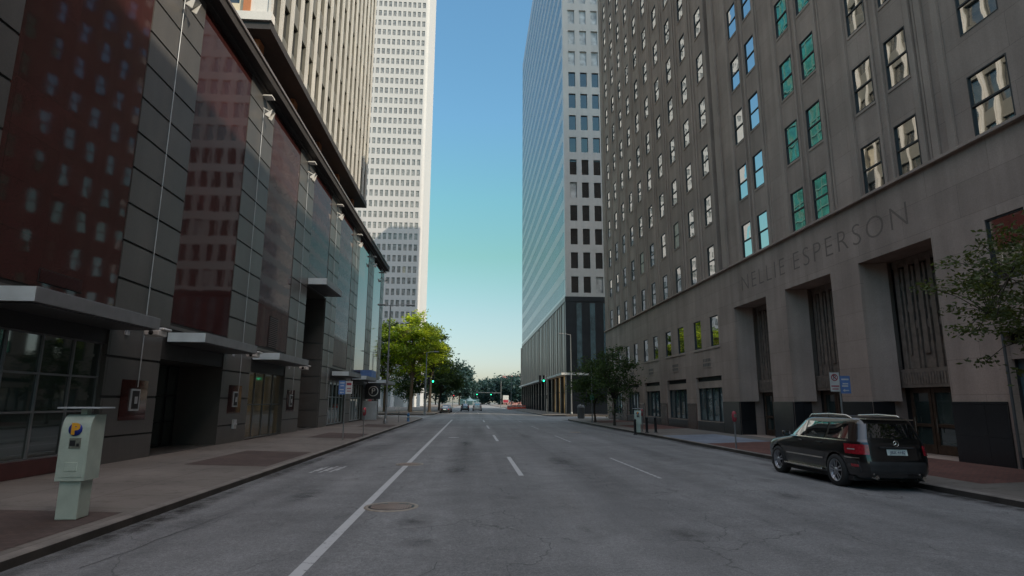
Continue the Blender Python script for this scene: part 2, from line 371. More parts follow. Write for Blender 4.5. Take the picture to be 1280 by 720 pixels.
def sheet(name, mat, x0, x1, y0, y1, zf, dz=.004):
    m = MB(); n = max(2, int((y1-y0)/1.5)); nx = max(2, int(abs(x1-x0)/.5)+1)
    m.grid([[(x0+(x1-x0)*i/(nx-1), y0+(y1-y0)*j/(n-1), zf(x0+(x1-x0)*i/(nx-1))+dz) for i in range(nx)] for j in range(n)], 0, False)
    return struct(m.build(name, mat))
hL = lambda x: .02 + .13*min(1, max(0, abs(x-KL)-.17)/(abs(FL-KL)-.17))
hR = lambda x: .02 + .13*min(1, max(0, abs(x-KR)-.17)/(abs(FR-KR)-.17))
for y0, y1 in ((-4, 11.6), (19.2, 24.4), (33, 38), (47, 52)): sheet('brick_paving', M['brickL'], -8.6, -6.15, y0, y1, hL)
for y0, y1 in ((-6, 12.2), (14.6, 29.5), (44, 52), (58, 64)): sheet('brick_paving', M['brickR'], 12.75, 16.0, y0, y1, hR)
sheet('brick_paving', M['brickR'], 11.7, 12.75, 20.5, 29.5, hR)
sheet('paving_patch', M['walkblue'], 11.7, 15.0, 29.6, 36.5, hR)
# painted lines
sheet('lane_line', M['paint'], -2.11, -1.95, 5, 69, zr)
for y in (17.0, 31.6, 46.2, 60.8): sheet('lane_dash', M['paint'], 1.37, 1.51, y-14.6 if False else y, y+5.6, zr)
for y in (16.4, 31.0, 45.6, 60.2): sheet('lane_dash', M['paint2'], 5.12, 5.22, y, y+5.9, zr)
sheet('stop_line', M['paint2'], -1.6, 10.8, 70.2, 70.75, zr)
for y in (75.2, 77.6): sheet('crosswalk_line', M['paint2'], -5.4, 11, y, y+.3, zr)
for y in (100, 114, 128, 142, 156): sheet('lane_dash', M['paint2'], 1.37, 1.51, y, y+5.6, zr)
sheet('lane_line', M['paint2'], -2.8, -2.7, 96, 190, zr)
# faded letters of an old parking mark near the left kerb
for i in range(3):
    m = MB()
    for j in range(2):
        x = -4.75 + i*.28 + j*.1; m.poly([(x, 18.6+.4*j, zr(x)+.005), (x+.09, 18.6+.4*j, zr(x)+.005), (x+.16, 20.0+.3*j, zr(x)+.005), (x+.08, 20.0+.3*j, zr(x)+.005)])
    struct(m.build('faded_marking', M['paint2']))
def stain_mat(name, c, k, sc_=5., soft=.5):
    n = N(name); n.set(Roughness=.85); n.base(c); n.b.inputs['Specular IOR Level'].default_value = .2
    ob = n.co.outputs['Object']; ln = n.add('ShaderNodeVectorMath', operation='LENGTH'); n.link(ob, ln.inputs[0])
    oi = n.add('ShaderNodeObjectInfo'); av = n.add('ShaderNodeVectorMath', operation='ADD'); n.link(n.n['GEO'].outputs['Position'] if n.n.get('GEO') else n.coords(), av.inputs[0]); n.link(oi.outputs['Random'], av.inputs[1])
    f = n.noise(sc_, 5, None, .65); r = n.math('SUBTRACT', 1., ln.outputs['Value']); a = n.math('MULTIPLY', n.ramp(r, [(.0, 0.), (soft, 1.)]), n.ramp(f, [(.30, 0.), (.72, 1.)]))
    n.link(n.math('MULTIPLY', a, k), n.b.inputs['Alpha']); return n.m
M['oil'] = stain_mat('oil_stain', (.03,.029,.028), .5, 3.5, .9); M['carside'] = glass('car_side_glass', (.008,.009,.01), 8.0, .015); M['wear'] = stain_mat('tyre_wear', (.05,.049,.048), .34, 2.0, .9); M['pale'] = stain_mat('pale_wear', (.30,.29,.28), .35, 2.5, .9); M['grime'] = stain_mat('gutter_grime', (.03,.026,.022), .8, 3.5, .7)
def decal(name, mat, x, y, rx, ry, dz=.003, rz=0):
    m = MB(); m.grid([[(i/4, j/4, (zr(x+i/4*rx) - zr(x))) for i in range(-4, 5)] for j in range(-4, 5)], 0, False); o = struct(m.build(name, M[mat])); o.location = (x, y, zr(x)+dz); o.scale = (rx, ry, 1); o.rotation_euler = (0,0,rz); return o
for x, y, a, b in ((-.95,10.8,.42,.75),(-.7,9.3,.3,.4),(.9,13.2,.22,.3),(-.4,18.5,.4,1.3),(3.4,9.5,.4,.6),(3.1,21,.5,1.6),(-3.6,14,.4,1.0),(7.2,13.5,.5,.9),(-.2,30,.5,2.2),(3.3,36,.5,2.5)): decal('oil_stain', 'oil', x, y, a, b)
for x, y, a, b in ((-4.1,15.5,.9,2.6),(-4.4,20.5,.8,2.2),(-3.2,11.2,.7,1.6),(-4.8,11.5,.5,1.5),(-4.2,28,.9,4),(-4.6,38,.8,5),(-.2,24,.7,8),(3.4,18,.8,8),(.5,42,.7,10),(7.3,24,.8,9),(9.2,9,.7,3)): decal('tyre_wear', 'wear', x, y, a, b, .0022)
for x, y, a, b in ((-5.0,24,.5,3),(1.9,12,.6,3),(6.2,18,.8,4),(9.6,26,.9,6),(8.8,38,.9,8),(-3.4,34,.8,5)): decal('pale_wear', 'pale', x, y, a, b, .0015)
for i in range(9): decal('gutter_grime', 'grime', KL+.22, 4+8*i, .42, 5.2, .0035); decal('gutter_grime', 'grime', KR-.2, 6+8*i, .40, 5.2, .0035)
# tar seams and trench patches
def seam(pts, w=.035):
    m = MB(); L = []; Rr = []
    for i, (x, y) in enumerate(pts):
        t = (Vector(pts[min(i+1,len(pts)-1)]) - Vector(pts[max(i-1,0)])).normalized(); ww = w*rnd.uniform(.5,1.3); L.append((x-t.y*ww, y+t.x*ww, zr(x)+.0045)); Rr.append((x+t.y*ww, y-t.x*ww, zr(x)+.0045))
    m.grid([L, Rr], 0, False); struct(m.build('tar_seam', M['tar']))
M['tar'] = simple('tar_line', (.05,.049,.048), .7)
def wander(x, y, n, dx, dy, j): 
    p = [(x, y)]
    for _ in range(n): x += dx + rnd.uniform(-j, j); y += dy + rnd.uniform(-j, j)*.6; p.append((x, y))
    return p
seam(wander(-.75, 6.0, 14, .035, .16, .05), .006); seam(wander(-4.9, 8.4, 12, .03, .3, .06), .009); seam(wander(3.25, 16, 30, .004, .8, .02), .010); seam(wander(-3.9, 24.6, 14, .28, .01, .03), .02); seam(wander(1.2, 34.5, 20, .28, .01, .03), .02)
# manholes
def manhole(x, y, r, label):
    t = thing('manhole_cover', label, 'manhole cover', (x, y, zr(x)))
    m = MB(); m.lathe([(r*.86,.012),(r*.88,.016),(r,.014),(r*1.02,.0)], (x,y,zr(x)), 36, cap=False); m.build('ring', M['irontan'], t)
    m = MB(); m.lathe([(0,.008),(r*.85,.008),(r*.86,.0)], (x,y,zr(x)), 36); m.build('lid', M['darkmetal'], t)
    m = MB(); n = 9
    for i in range(-n, n+1):
        xx = i*r*.8/n; h = math.sqrt(max(0, (r*.8)**2 - xx**2))
        k = int(h*2/.16)
        for j in range(k): 
            yy = -h + .05 + j*.16; m.box(x+xx-r*.028, x+xx+r*.028, y+yy, y+yy+.11, zr(x)+.009, zr(x)+.017)
    m.build('grip_bars', M['tan'], t)
manhole(-1.50, 12.3, .52, 'large cast iron manhole cover beside the white edge line, nearest')
manhole(-1.95, 20.4, .45, 'farther manhole cover lying across the white edge line')
manhole(7.2, 41.5, .4, 'dark manhole cover in the right lane near the bollards')
m = MB(); m.lathe([(0,.004),(.3,.004),(.32,0)], (-.9, 35, zr(-.9)), 24); tag(m.build('utility_lid', M['paint2']), 'pale round utility lid in the middle of the left lane', 'utility lid')

# ------------------------------------------------------------------ granite building, left
T = thing('granite_building', 'low grey and red granite building with dark cornice along left sidewalk', 'building', (FL-10, 40, .15))
PW, PER, P0 = 3.35, 8.4, 18.3
piers = [(P0 - PER*k, P0 - PER*k + PW) for k in range(3, 0, -1)] + [(P0 + PER*k, P0 + PER*k + PW) for k in range(7)]
piers[-1] = (68.7, 71.0)
bays = [(piers[i][1], piers[i+1][0]) for i in range(len(piers)-1)]
ZC, ZT = 4.5, 17.35
PL = lambda u, v, d: (FL - d, u, v)
holes = []
def bay_of(y): return [b for b in bays if b[0] < y < b[1]][0]
bA, bB, bC, bD = bay_of(15), bay_of(24), bay_of(32), bay_of(41); bE, bF, bG = bay_of(49), bay_of(57), bay_of(65)
bY, bZ = bays[0], bays[1]
glz = [(b[0]+.12, b[1]-.1, .55, 3.62, .25) for b in (bY, bZ, bA)]
door = (bB[0]-.4, bB[1]-.2, .16, 3.4, 1.9)
shopC = (bC[0]-.3, bC[1]+.1, .2, 3.4, .3)
recD = (bD[0]-.02, bD[1]+.02, .16, 9.3, 2.6)
shops = [(b[0]-.9, b[1]+.3, .25, 3.55, .3) for b in (bE, bF)] + [(bG[0]-.9, bG[1]+.3, .25, 3.4, .3)]
holes = glz + [door, shopC, recD] + shops
w = MB(); w.wall(PL, -30, 71, 0, ZT, holes, .3, 0, 1)
w.poly([(FL,71,0),(FL-50,71,0),(FL-50,71,ZT),(FL,71,ZT)]); w.poly([(FL,-30,0),(FL-50,-30,0),(FL-50,-30,ZT),(FL,-30,ZT)]); w.poly([(FL,-30,ZT),(FL-50,-30,ZT),(FL-50,71,ZT),(FL,71,ZT)])
w.build('wall', [M['granitejoint'], M['granite']], T)
# coursed blocks with real open joints
c = MB(); CH = 1.18
def blocks(y0, y1, z0, z1, hs, step=None):
    z = z0
    while z < z1 - .05:
        zt = min(z + CH - .075, z1); us = [(y0, y1)]
        for h in hs:
            if h[2] < zt - .02 and h[3] > z + .02:
                nu = []
                for a, b in us:
                    if h[1] <= a or h[0] >= b: nu.append((a, b))
                    else:
                        if h[0] > a: nu.append((a, h[0]))
                        if h[1] < b: nu.append((h[1], b))
                us = nu
        for a, b in us:
            if b - a > .03:
                # trim over/under openings that cut through the course
                c.box(FL-.02, FL+.045, a+.004, b-.004, z, zt)
        z += CH
for i, (a, b) in enumerate(piers): blocks(a, b, .95, ZT, holes)
for a, b in bays:
    blocks(a+.004, b-.004, .95, 4.6, holes)
blocks(-30, 71, .15, .9, holes)
blocks(bD[0]+.004, bD[1]-.004, 9.35, 10.3, [])
c.build('granite_blocks', M['granite'], T)
# joints on the far jamb of the tall recess
m = MB(); z = .2
while z < 9.2:
    m.box(FL-2.5, FL-.03, bD[1]-.03, bD[1]+.015, z, min(z+CH-.075, 9.25)); z += CH
m.build('recess_jamb', M['granite'], T)
m = MB(); m.poly([(FL-2.62, bD[0]-.1, 0), (FL-2.62, bD[1]+.1, 0), (FL-2.62, bD[1]+.1, 9.4), (FL-2.62, bD[0]-.1, 9.4)]); m.build('recess_glazing', M['greenglass'], T)
for a, b in bays:
    z0 = 4.72 if (a, b) != bD else 10.35
    m = MB(); m.box(FL-.1, FL+.02, a+.02, b-.02, z0, ZT-.1); m.build('granite_panel', M['redgran'], T)
# vents above canopies
m = MB(); m.box(FL+.02, FL+.035, 15.05, 16.7, 4.85, 5.2)
for i in range(10): m.box(FL+.035, FL+.06, 15.08, 16.67, 4.87+i*.032, 4.885+i*.032, 1)
m.build('vent_grille', [M['dark'], M['red2']], T)
m = MB(); m.box(FL+.02, FL+.04, 31.9, 33.3, 4.75, 6.4)
for i in range(16): m.box(FL+.04, FL+.06, 31.95, 33.25, 4.8+i*.1, 4.84+i*.1, 1)
m.build('vent_grille', [M['dark'], M['red2']], T)
# cornice
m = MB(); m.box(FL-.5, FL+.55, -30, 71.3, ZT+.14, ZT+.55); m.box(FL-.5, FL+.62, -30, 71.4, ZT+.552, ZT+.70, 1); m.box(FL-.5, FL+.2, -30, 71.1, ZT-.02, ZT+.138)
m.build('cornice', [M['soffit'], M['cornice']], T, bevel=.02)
# conduits and floodlights on every pier
m0 = MB(); m0.tube([(0,0,-7.0),(0,0,7.0)], .022, 8)
cond = None; fl = None
for i, (a, b) in enumerate(piers):
    if b < 8: continue
    y = (a+b)/2 if i < len(piers)-1 else 69.9
    zc0 = 2.4 if y < 40 else 2.2
    m = MB(); m.tube([(FL+.09, y, zc0), (FL+.09, y, 16.4)], .016, 8); m.build('conduit', M['alum'], T)
    f = MB(); f.box(FL+.04, FL+.5, y-.25, y+.25, 17.0, 17.06); f.build('bracket_plate', M['white'], T); f = MB(); f.tube([(FL+.05, y, 16.45), (FL+.4, y, 16.25)], .025, 8); f.poly([(FL+.2,y-.2,16.02),(FL+.2,y+.2,16.02),(FL+.58,y+.2,16.3),(FL+.58,y-.2,16.3)]); f.poly([(FL+.2,y-.2,16.02),(FL+.58,y-.2,16.3),(FL+.46,y-.17,15.86)]); f.poly([(FL+.2,y+.2,16.02),(FL+.58,y+.2,16.3),(FL+.46,y+.17,15.86)])
    f.build('floodlight', M['white'], T)
# canopies
def canopy(y0, y1, z, out=1.35, th=.34):
    m = MB(); m.box(FL+.05, FL+out, y0, y1, z, z+th); m.box(FL+.05, FL+out-.12, y0+.12, y1-.12, z-.004, z-.03, 1)
    cn = m.build('canopy', [M['canopygrey'], M['alumdk']], T, bevel=.012)
    m = MB(); m.box(FL+.06, FL+out-.01, y0-.012, y0-.001, z+.01, z+th-.01); m.build('end_lit_plate', M['endlit'], cn)  # skylight on the near canopy end, painted as a paler plate
canopy(bA[0]-.05, bA[1]+.1, 4.06); canopy(bB[0]-.1, bB[1], 4.0); canopy(bC[0]-.2, bC[1], 3.96); canopy(bD[0]+.05, bD[1]-.3, 9.42, 1.25, .42)
canopy(bE[0]-.1, bE[1], 3.9); canopy(bF[0]-.6, bF[1], 3.9); canopy(bG[0]-.4, bG[1]+2.2, 3.85, 1.9); canopy(bZ[0], bZ[1], 4.06); canopy(bY[0], bY[1], 4.06)
# storefront glazing: frame (> pane)
def glazing(h, nx, rows, fm, gm, dep, name='shop_window'):
    y0, y1, z0, z1 = h[:4]; f = MB(); t = .05; x0, x1 = FL-dep-.05, FL-dep+.05
    yy = [y0 + (y1-y0)*i/nx for i in range(nx+1)]; zz = [z0] + [z0+(z1-z0)*r for r in rows] + [z1]
    for i, y in enumerate(yy): f.box(x0, x1, max(y-t/2, y0), min(y+t/2, y1), z0, z1)
    for z in zz: f.box(x0-.002, x1-.004, y0, y1, max(z-t/2, z0), min(z+t/2, z1))
    o = f.build(name, fm, T)
    p = MB(); p.poly([(FL-dep,y0,z0),(FL-dep,y1,z0),(FL-dep,y1,z1),(FL-dep,y0,z1)]); p.build('pane', gm, o); return o
for h in glz:
    glazing(h, 4, (.37,.68), M['canopygrey'], M['greenglass'], .15)
    m = MB(); m.box(FL-.02, FL+.07, h[0]-.1, h[1]+.08, .16, .55); m.build('bulkhead', M['red2'], T)
glazing(door, 6, (.3,.62), M['darkmetal'], M['greenglass'], 1.8, 'entrance_door')
o = MB(); o.box(FL-.9, FL-.82, door[0]+.02, door[0]+1.5, .17, 3.3); o = o.build('side_door', M['darkmetal'], T)
for zz in ((.3,1.2),(1.3,2.2),(2.3,3.2)):
    p = MB(); p.box(FL-.815, FL-.805, door[0]+.12, door[0]+1.4, *zz); p.build('pane', M['greenglass'], o)
glazing(shopC, 4, (.5,), M['alumdk'], M['shoplit'], .2)
for s in shops: glazing(s, 5, (.62,), M['alum'], M['greenglass'], .2)
# intercom cases on the piers
for y, zc in ((19.9, 2.0), (28.1, 2.05), (36.6, 2.0)):
    m = MB(); m.box(FL+.046, FL+.06, y-.75, y+.75, zc-.62, zc+.62); m.build('backing_panel', M['redgran'], T)
    m = MB(); m.box(FL+.062, FL+.10, y-.26, y+.26, zc-.34, zc+.34); m.box(FL+.101, FL+.106, y-.2, y+.2, zc-.28, zc+.28, 1); m.box(FL+.107, FL+.13, y-.06, y+.08, zc-.12, zc+.1)
    m.build('display_case', [M['alum'], M['dark']], T, bevel=.006)
m = MB(); m.box(FL+.05, FL+.16, 28.0, 28.3, .75, 1.15); m.box(FL+.05,FL+.2, 28.05,28.25,.9,1.0); m.build('hose_connection', M['alum'], T, bevel=.01)
# security cameras at canopy ends
for y, z in ((bA[1]+.75, 3.95), (bB[1]+.75, 3.92), (bC[1]+.7, 3.8)):
    m = MB(); x = FL+.95
    m.box(FL+.04, FL+.1, y-.09, y+.09, z+.02, z+.26); m.tube([(FL+.08,y,z+.16),(x-.15,y,z+.2)], .028, 8); a = o = m.build('security_camera', M['alum'], T)
    q = MB(); q.box(x-.22, x+.22, y-.34, y+.2, z-.02, z+.16); q.box(x-.3, x+.3, y-.22, y+.32, z+.165, z+.24); q.build('camera_housing', M['white'], a, bevel=.03)
    q = MB(); q.lathe([(.0,-.36),(.07,-.36),(.075,-.33)], (x, y, z+.07), 14, 'y'); q.build('lens', M['dark'], a)
# round P sign and fascia at the far end
m = MB(); m.box(FL+.05, FL+1.55, 61.9, 62.1, 2.2, 3.7); sgn = m.build('sign_board', M['darkmetal'], T)
m = MB(); m.lathe([(.5,61.895),(.5,61.86),(.43,61.86),(.43,61.895)], (FL+.85, 0, 2.98), 28, 'y', cap=False); m.build('sign_ring', M['signwhite'], sgn)
text_part('P', 'sign_letter', M['signwhite'], sgn, .8, frame(0, (1,0,0), (0,0,1), (FL+.85, 61.87, 2.98)))
m = MB(); m.box(FL+.05, FL+1.1, 58.6, 61.5, 4.32, 4.95); m.build('blue_fascia', M['signblue'], T)
m = MB(); m.box(FL+.3, FL+1.45, 60.5, 60.8, .2, 2.0); m.build('kiosk_wall', M['alum'], T)

# ------------------------------------------------------------------ office block with white fins, above left
OX, OY0, OY1, OZ0, OZ1 = -12.0, 31.5, 63.0, 23.3, 84.0
T = thing('finned_office_block', 'pale office block with vertical white fins overhanging the granite building', 'office building', (OX-9, 47, 17.5))
nb = 17; bw = (OY1-OY0)/nb; fh = 3.6; nf = 16
hs = []; wins = []
for i in range(nb):
    for k in range(nf):
        y0 = OY0 + i*bw + .24; z0 = OZ0 + .9 + k*fh
        hs.append((y0, y0+bw-.48, z0, z0+2.2)); wins.append((y0, y0+bw-.48, z0, z0+2.2))
PO = lambda u, v, d: (OX - d, u, v)
w = MB(); w.wall(PO, OY0, OY1, OZ0, OZ1, hs, .3, 0)
w.poly([(OX,OY1,OZ0),(OX-18,OY1,OZ0),(OX-18,OY1,OZ1),(OX,OY1,OZ1)]); w.poly([(OX-18,OY0,OZ0),(OX-18,OY1,OZ0),(OX-18,OY1,OZ1),(OX-18,OY0,OZ1)]); w.poly([(OX,OY0,OZ1),(OX-18,OY0,OZ1),(OX-18,OY1,OZ1),(OX,OY1,OZ1)])
w.build('wall', M['spandrel'], T)
m = MB()
for i in range(nb+1):
    y = OY0 + i*bw
    m.box(OX+.02, OX+.16, y-.19, y-.05, OZ0, OZ1); m.box(OX+.02, OX+.16, y+.05, y+.19, OZ0, OZ1); m.box(OX+.02, OX+.06, y-.05, y+.05, OZ0, OZ1)
m.build('fins', M['finwhite'], T)
def windows_along(parent, rects, PF, dep, fm, gm, inset=.045, rail=None, limit=100, name='window', gm2=None, f2=0.0, key=None, frame_t=.05):
    """rects (u0,u1,v0,v1); PF(u,v,d) plane; each window a frame with its pane, the far ones one stuff part"""
    if key: rects = sorted(rects, key=key)
    def geo(f, p, r):
        u0, u1, v0, v1 = r; t = frame_t; d0, d1 = dep-.06, dep+.02
        def bx(a, b, c, d, e0, e1):
            q = [PF(a,c,e0), PF(b,d,e1)]; f.box(q[0][0], q[1][0], q[0][1], q[1][1], q[0][2], q[1][2])
        bx(u0, u0+t, v0, v1, d0, d1); bx(u1-t, u1, v0, v1, d0, d1); bx(u0+t, u1-t, v0, v0+t, d0, d1); bx(u0+t, u1-t, v1-t, v1, d0, d1)
        if rail is not None:
            vm = v0 + (v1-v0)*rail; bx(u0+t, u1-t, vm-.03, vm+.03, d0+.01, d1)
        tl = [rnd.uniform(-.006,.006) for _ in range(3)]
        vm = v0 + (v1-v0)*(rail or .5)
        # two sashes, each a hair out of plane as old glass is
        for a, b in ((v0+t*.5, vm), (vm, v1-t*.5)):
            ta, tb = rnd.uniform(-.008,.008), rnd.uniform(-.008,.008)
            p.poly([PF(u0+t*.5,a,dep+ta), PF(u1-t*.5,a,dep-ta), PF(u1-t*.5,b,dep-ta+tb), PF(u0+t*.5,b,dep+ta+tb)])
    for r in rects[:limit]:
        f, p = MB(), MB(); geo(f, p, r); o = f.build(name, fm, parent)
        p.build('pane', gm2 if (gm2 and rnd.random() < f2) else gm, o)
    if rects[limit:]:
        f, p = MB(), MB()
        for r in rects[limit:]: geo(f, p, r)
        o = stuff(f.build('distant_windows', fm, parent)); p.build('panes', gm, o)
wins.sort(key=lambda r: r[0]*.8 + r[2])
windows_along(T, wins, PO, .22, M['winframe'], M['lglass'], gm2=M['shellblind'], f2=.2)
# near end wall: cream panels, wide windows, white sill band
PN = lambda u, v, d: (u, OY0 + d, v)
hs = [(-28.5 + 4.2*i, -26.3 + 4.2*i, OZ0+1.2+k*fh, OZ0+3.0+k*fh) for i in range(4) for k in range(nf)]
w = MB(); w.wall(PN, OX-18, OX-.0, OZ0+.5, OZ1, hs, .25); w.build('end_wall', M['cream'], T)
p = MB()
for h in hs: p.poly([PN(h[0],h[2],.2),PN(h[1],h[2],.2),PN(h[1],h[3],.2),PN(h[0],h[3],.2)])
p.build('end_windows', M['lglass'], T)
m = MB(); m.box(OX-18, OX+.3, OY0-.35, OY0+.2, OZ0-.02, OZ0+.5); m.box(OX-1.0, OX-.02, OY0-.12, OY0-.01, OZ0+.5, OZ1)
for i in range(4): m.box(-29.2+4.2*i, -28.7+4.2*i, OY0-.22, OY0-.01, OZ0+.5, OZ1)
m.build('end_trim', M['conc_white'], T)
m = MB()
for i in range(4): m.box(-26.0+4.2*i, -25.6+4.2*i, OY0-.2, OY0-.01, OZ0+.5, OZ1)
m.build('end_strip', M['orange'], T)
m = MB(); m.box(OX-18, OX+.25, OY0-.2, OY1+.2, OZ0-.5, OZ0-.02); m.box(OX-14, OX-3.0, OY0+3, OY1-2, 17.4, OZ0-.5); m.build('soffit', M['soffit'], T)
for i in range(5):
    m = MB(); y = OY0 + 1.2 + i*7.0; m.box(OX-1.5, OX-.7, y-.4, y+.4, 17.4, OZ0-.5); m.build('column', M['orange'], T)

# ------------------------------------------------------------------ limestone building, right
T = thing('limestone_building', 'tall brown limestone building with carved lettering over three portals', 'building', (FR+12, 40, .15))
PR = lambda u, v, d: (FR + d, u, v)
ZN, ZS, ZCO = 55.0, 39.6, 10.25
rows_z = [10.42 + 3.58*k for k in range(13)]
nwin = [(37.4 + 3.2*k, 38.55 + 3.2*k, z, z+2.03) for k in range(10) for z in rows_z if z < ZN-3]
pairs_c = [31.7 - 5.55*k for k in range(-0, 3)] 
swin = []
for cc in pairs_c:
    for s in (-.98, .98):
        swin += [(cc+s-.58, cc+s+.58, z, z+2.03) for z in rows_z if z < ZS-3]
pav = [(15.3, 16.75), (11.0, 12.45), (4.0, 5.4), (-2, -.6)]
swin += [(a, b, z, z+2.1) for a, b in pav for z in rows_z if z < ZS-3]
bayN = [39.65 + 6.35*k for k in range(5)]
sec = []
for cc in bayN + [14.75]: sec += [(cc-2.15, cc-.8, 5.7, 7.7), (cc+.8, cc+2.15, 5.7, 7.7)]
shp = [(cc-2.2, cc+2.2, .78, 3.75) for cc in bayN] + [(12.5, 16.8, .5, 4.08)]
port = [(19.1, 23.1), (25.05, 29.0), (31.0, 35.0)]
ph = [(a, b, .16, 7.75, 1.5) for a, b in port]
w = MB()
w.wall(PR, 36.65, 70, ZCO, ZN, [h for h in nwin], .09)
w.wall(PR, -45, 35.95, ZCO, ZS, swin, .09)
w.wall(PR, -45, 70, 0, ZCO, [(*h, .13) for h in sec] + [(*h, .5) for h in shp] + ph, .22)
# recessed slot between the two wings
w.poly([PR(35.95,ZCO,0),PR(35.95,ZS,0),PR(35.95,ZS,.7),PR(35.95,ZCO,.7)]); w.poly([PR(36.65,ZCO,0),PR(36.65,ZN,0),PR(36.65,ZN,.7),PR(36.65,ZCO,.7)]); w.poly([PR(35.95,ZCO,.7),PR(36.65,ZCO,.7),PR(36.65,ZN,.7),PR(35.95,ZN,.7)])
XB = FR + 24
w.poly([(FR,70,0),(XB,70,0),(XB,70,ZN),(FR,70,ZN)]); w.poly([(FR,36.65,ZN),(XB,36.65,ZN),(XB,70,ZN),(FR,70,ZN)]); w.poly([(FR+.7,36.65,ZS),(XB,36.65,ZS),(XB,36.65,ZN),(FR+.7,36.65,ZN)])
w.poly([(FR,-45,ZS),(XB,-45,ZS),(XB,36.65,ZS),(FR,36.65,ZS)]); w.poly([(XB,-45,0),(XB,70,0),(XB,70,ZN),(XB,-45,ZN)]); w.poly([(FR,-45,0),(XB,-45,0),(XB,-45,ZS),(FR,-45,ZS)])
w.build('wall', M['tan'], T)
# pilasters and thin vertical ribs
m = MB()
for cc in pairs_c:
    for s in (-1, 1):
        m.box(FR-.11, FR+.0, cc+s*1.72, cc+s*1.95, ZCO+.15, ZS); m.box(FR-.05, FR+.0, cc+s*2.02, cc+s*2.12, ZCO+.15, ZS)
    m.box(FR-.08, FR, cc-.27, cc-.17, ZCO+.15, ZS); m.box(FR-.08, FR, cc+.17, cc+.27, ZCO+.15, ZS)
    for z in rows_z[:-4]:
        for s in (-.98, .98):
            m.box(FR-.03, FR, cc+s-.62, cc+s+.62, z-.12, z-.01)
for k in range(11):
    y = 36.3 + 3.2*k + .05
    if k: m.box(FR-.07, FR, y-.35, y-.12, ZCO+.15, ZN); m.box(FR-.07, FR, y+.12, y+.35, ZCO+.15, ZN)
m.box(FR-.14, FR, 35.2, 35.95, ZCO+.15, ZS); m.box(FR-.10, FR, 36.65, 37.1, ZCO+.15, ZN)
for y in (18.3, 17.6, 9.0, 8.2): m.box(FR-.10, FR, y-.18, y+.1, ZCO+.15, ZS)
for k in range(10):
    for z in rows_z: 
        if z < ZN-3: m.box(FR-.04, FR, 37.32+3.2*k, 38.63+3.2*k, z-.11, z-.005)
m.build('pilasters', M['tanS'], T, bevel=.01)
m = MB(); m.box(FR-.17, FR-.001, -45, 70.1, ZCO+.02, ZCO+.13); m.build('cornice', M['tanS'], T, bevel=.015)
for cc in bayN + [14.75]:
    m = MB(); m.box(FR-.05, FR-.001, cc-2.3, cc+2.3, 5.55, 5.69); m.build('sill', M['tanS'], T, bevel=.01)
    m = MB(); m.box(FR-.02, FR-.001, cc-.75, cc+.75, 4.35, 5.05)
    for i in range(2):
        for j in range(5): m.box(FR-.03, FR-.019, cc-.62+j*.27, cc-.45+j*.27, 4.45+i*.3, 4.66+i*.3, 1)
    m.build('wall_grille', [M['tan'], M['tandark']], T)  # grille marks in darker limestone
allw = sorted(nwin + swin, key=lambda r: (math.hypot(abs(r[0]), r[2])) if r[0] > 15 else 200)
windows_along(T, allw, PR, .05, M['winframe'], M['winglass'], rail=.5, limit=100, frame_t=.04, gm2=M['shellblind'], f2=.05)
windows_along(T, sec, PR, .09, M['winframe'], M['winglass'], rail=None)
# plinth

segs = [(-45, 12.3), (17.0, 19.08), (23.12, 25.03), (29.02, 30.98), (35.02, 37.35)]
for a, b in segs: m = MB(); m.box(FR-.06, FR-.001, a, b, 0, 2.08); m.build('granite_plinth', M['blackgran'], T, bevel=.008)
for a, b in port:
    for y0, y1 in ((a-.02, a+.03), (b-.03, b+.02)): m = MB(); m.box(FR+.001, FR+.9, y0, y1, .1, 2.08); m.build('granite_plinth', M['blackgran'], T, bevel=.008)
for i, cc in enumerate(bayN):
    m = MB(); m.box(FR-.05, FR-.001, cc+2.3, min(cc+4.05, 70), 0, 1.95); m.build('granite_pier_base', M['redgranpier'], T, bevel=.008)
# shopfronts
for cc, (a, b, z0, z1) in zip(bayN + [14.65], shp):
    f = MB()
    f.box(FR-.03, FR+.05, a, b, 0, z0-.02); f.box(FR+.2, FR+.34, a, b, z1-.28, z1, 1); f.box(FR+.12, FR+.3, a, b, z1-.75, z1-.3, 2)
    for i in range(5):
        y = a + (b-a)*i/4; f.box(FR+.2, FR+.3, max(a, y-.03), min(b, y+.03), z0, z1-.75, 3)
    f.box(FR+.2, FR+.3, a, b, z0, z0+.06, 3)
    o = f.build('shopfront', [M['blackgran'], M['dark'], M['tanS'], M['winframe']], T)
    p = MB(); p.poly([PR(a,z0,.28),PR(b,z0,.28),PR(b,z1-.7,.28),PR(a,z1-.7,.28)]); p.build('pane', M['shopglass'], o)
m = MB(); m.box(FR-.05, FR-.003, 16.8, 16.87, .1, 4.15); m.box(FR-.05, FR-.003, 12.4, 16.87, 4.08, 4.15); m.build('metal_frame', M['alumdk'], T)
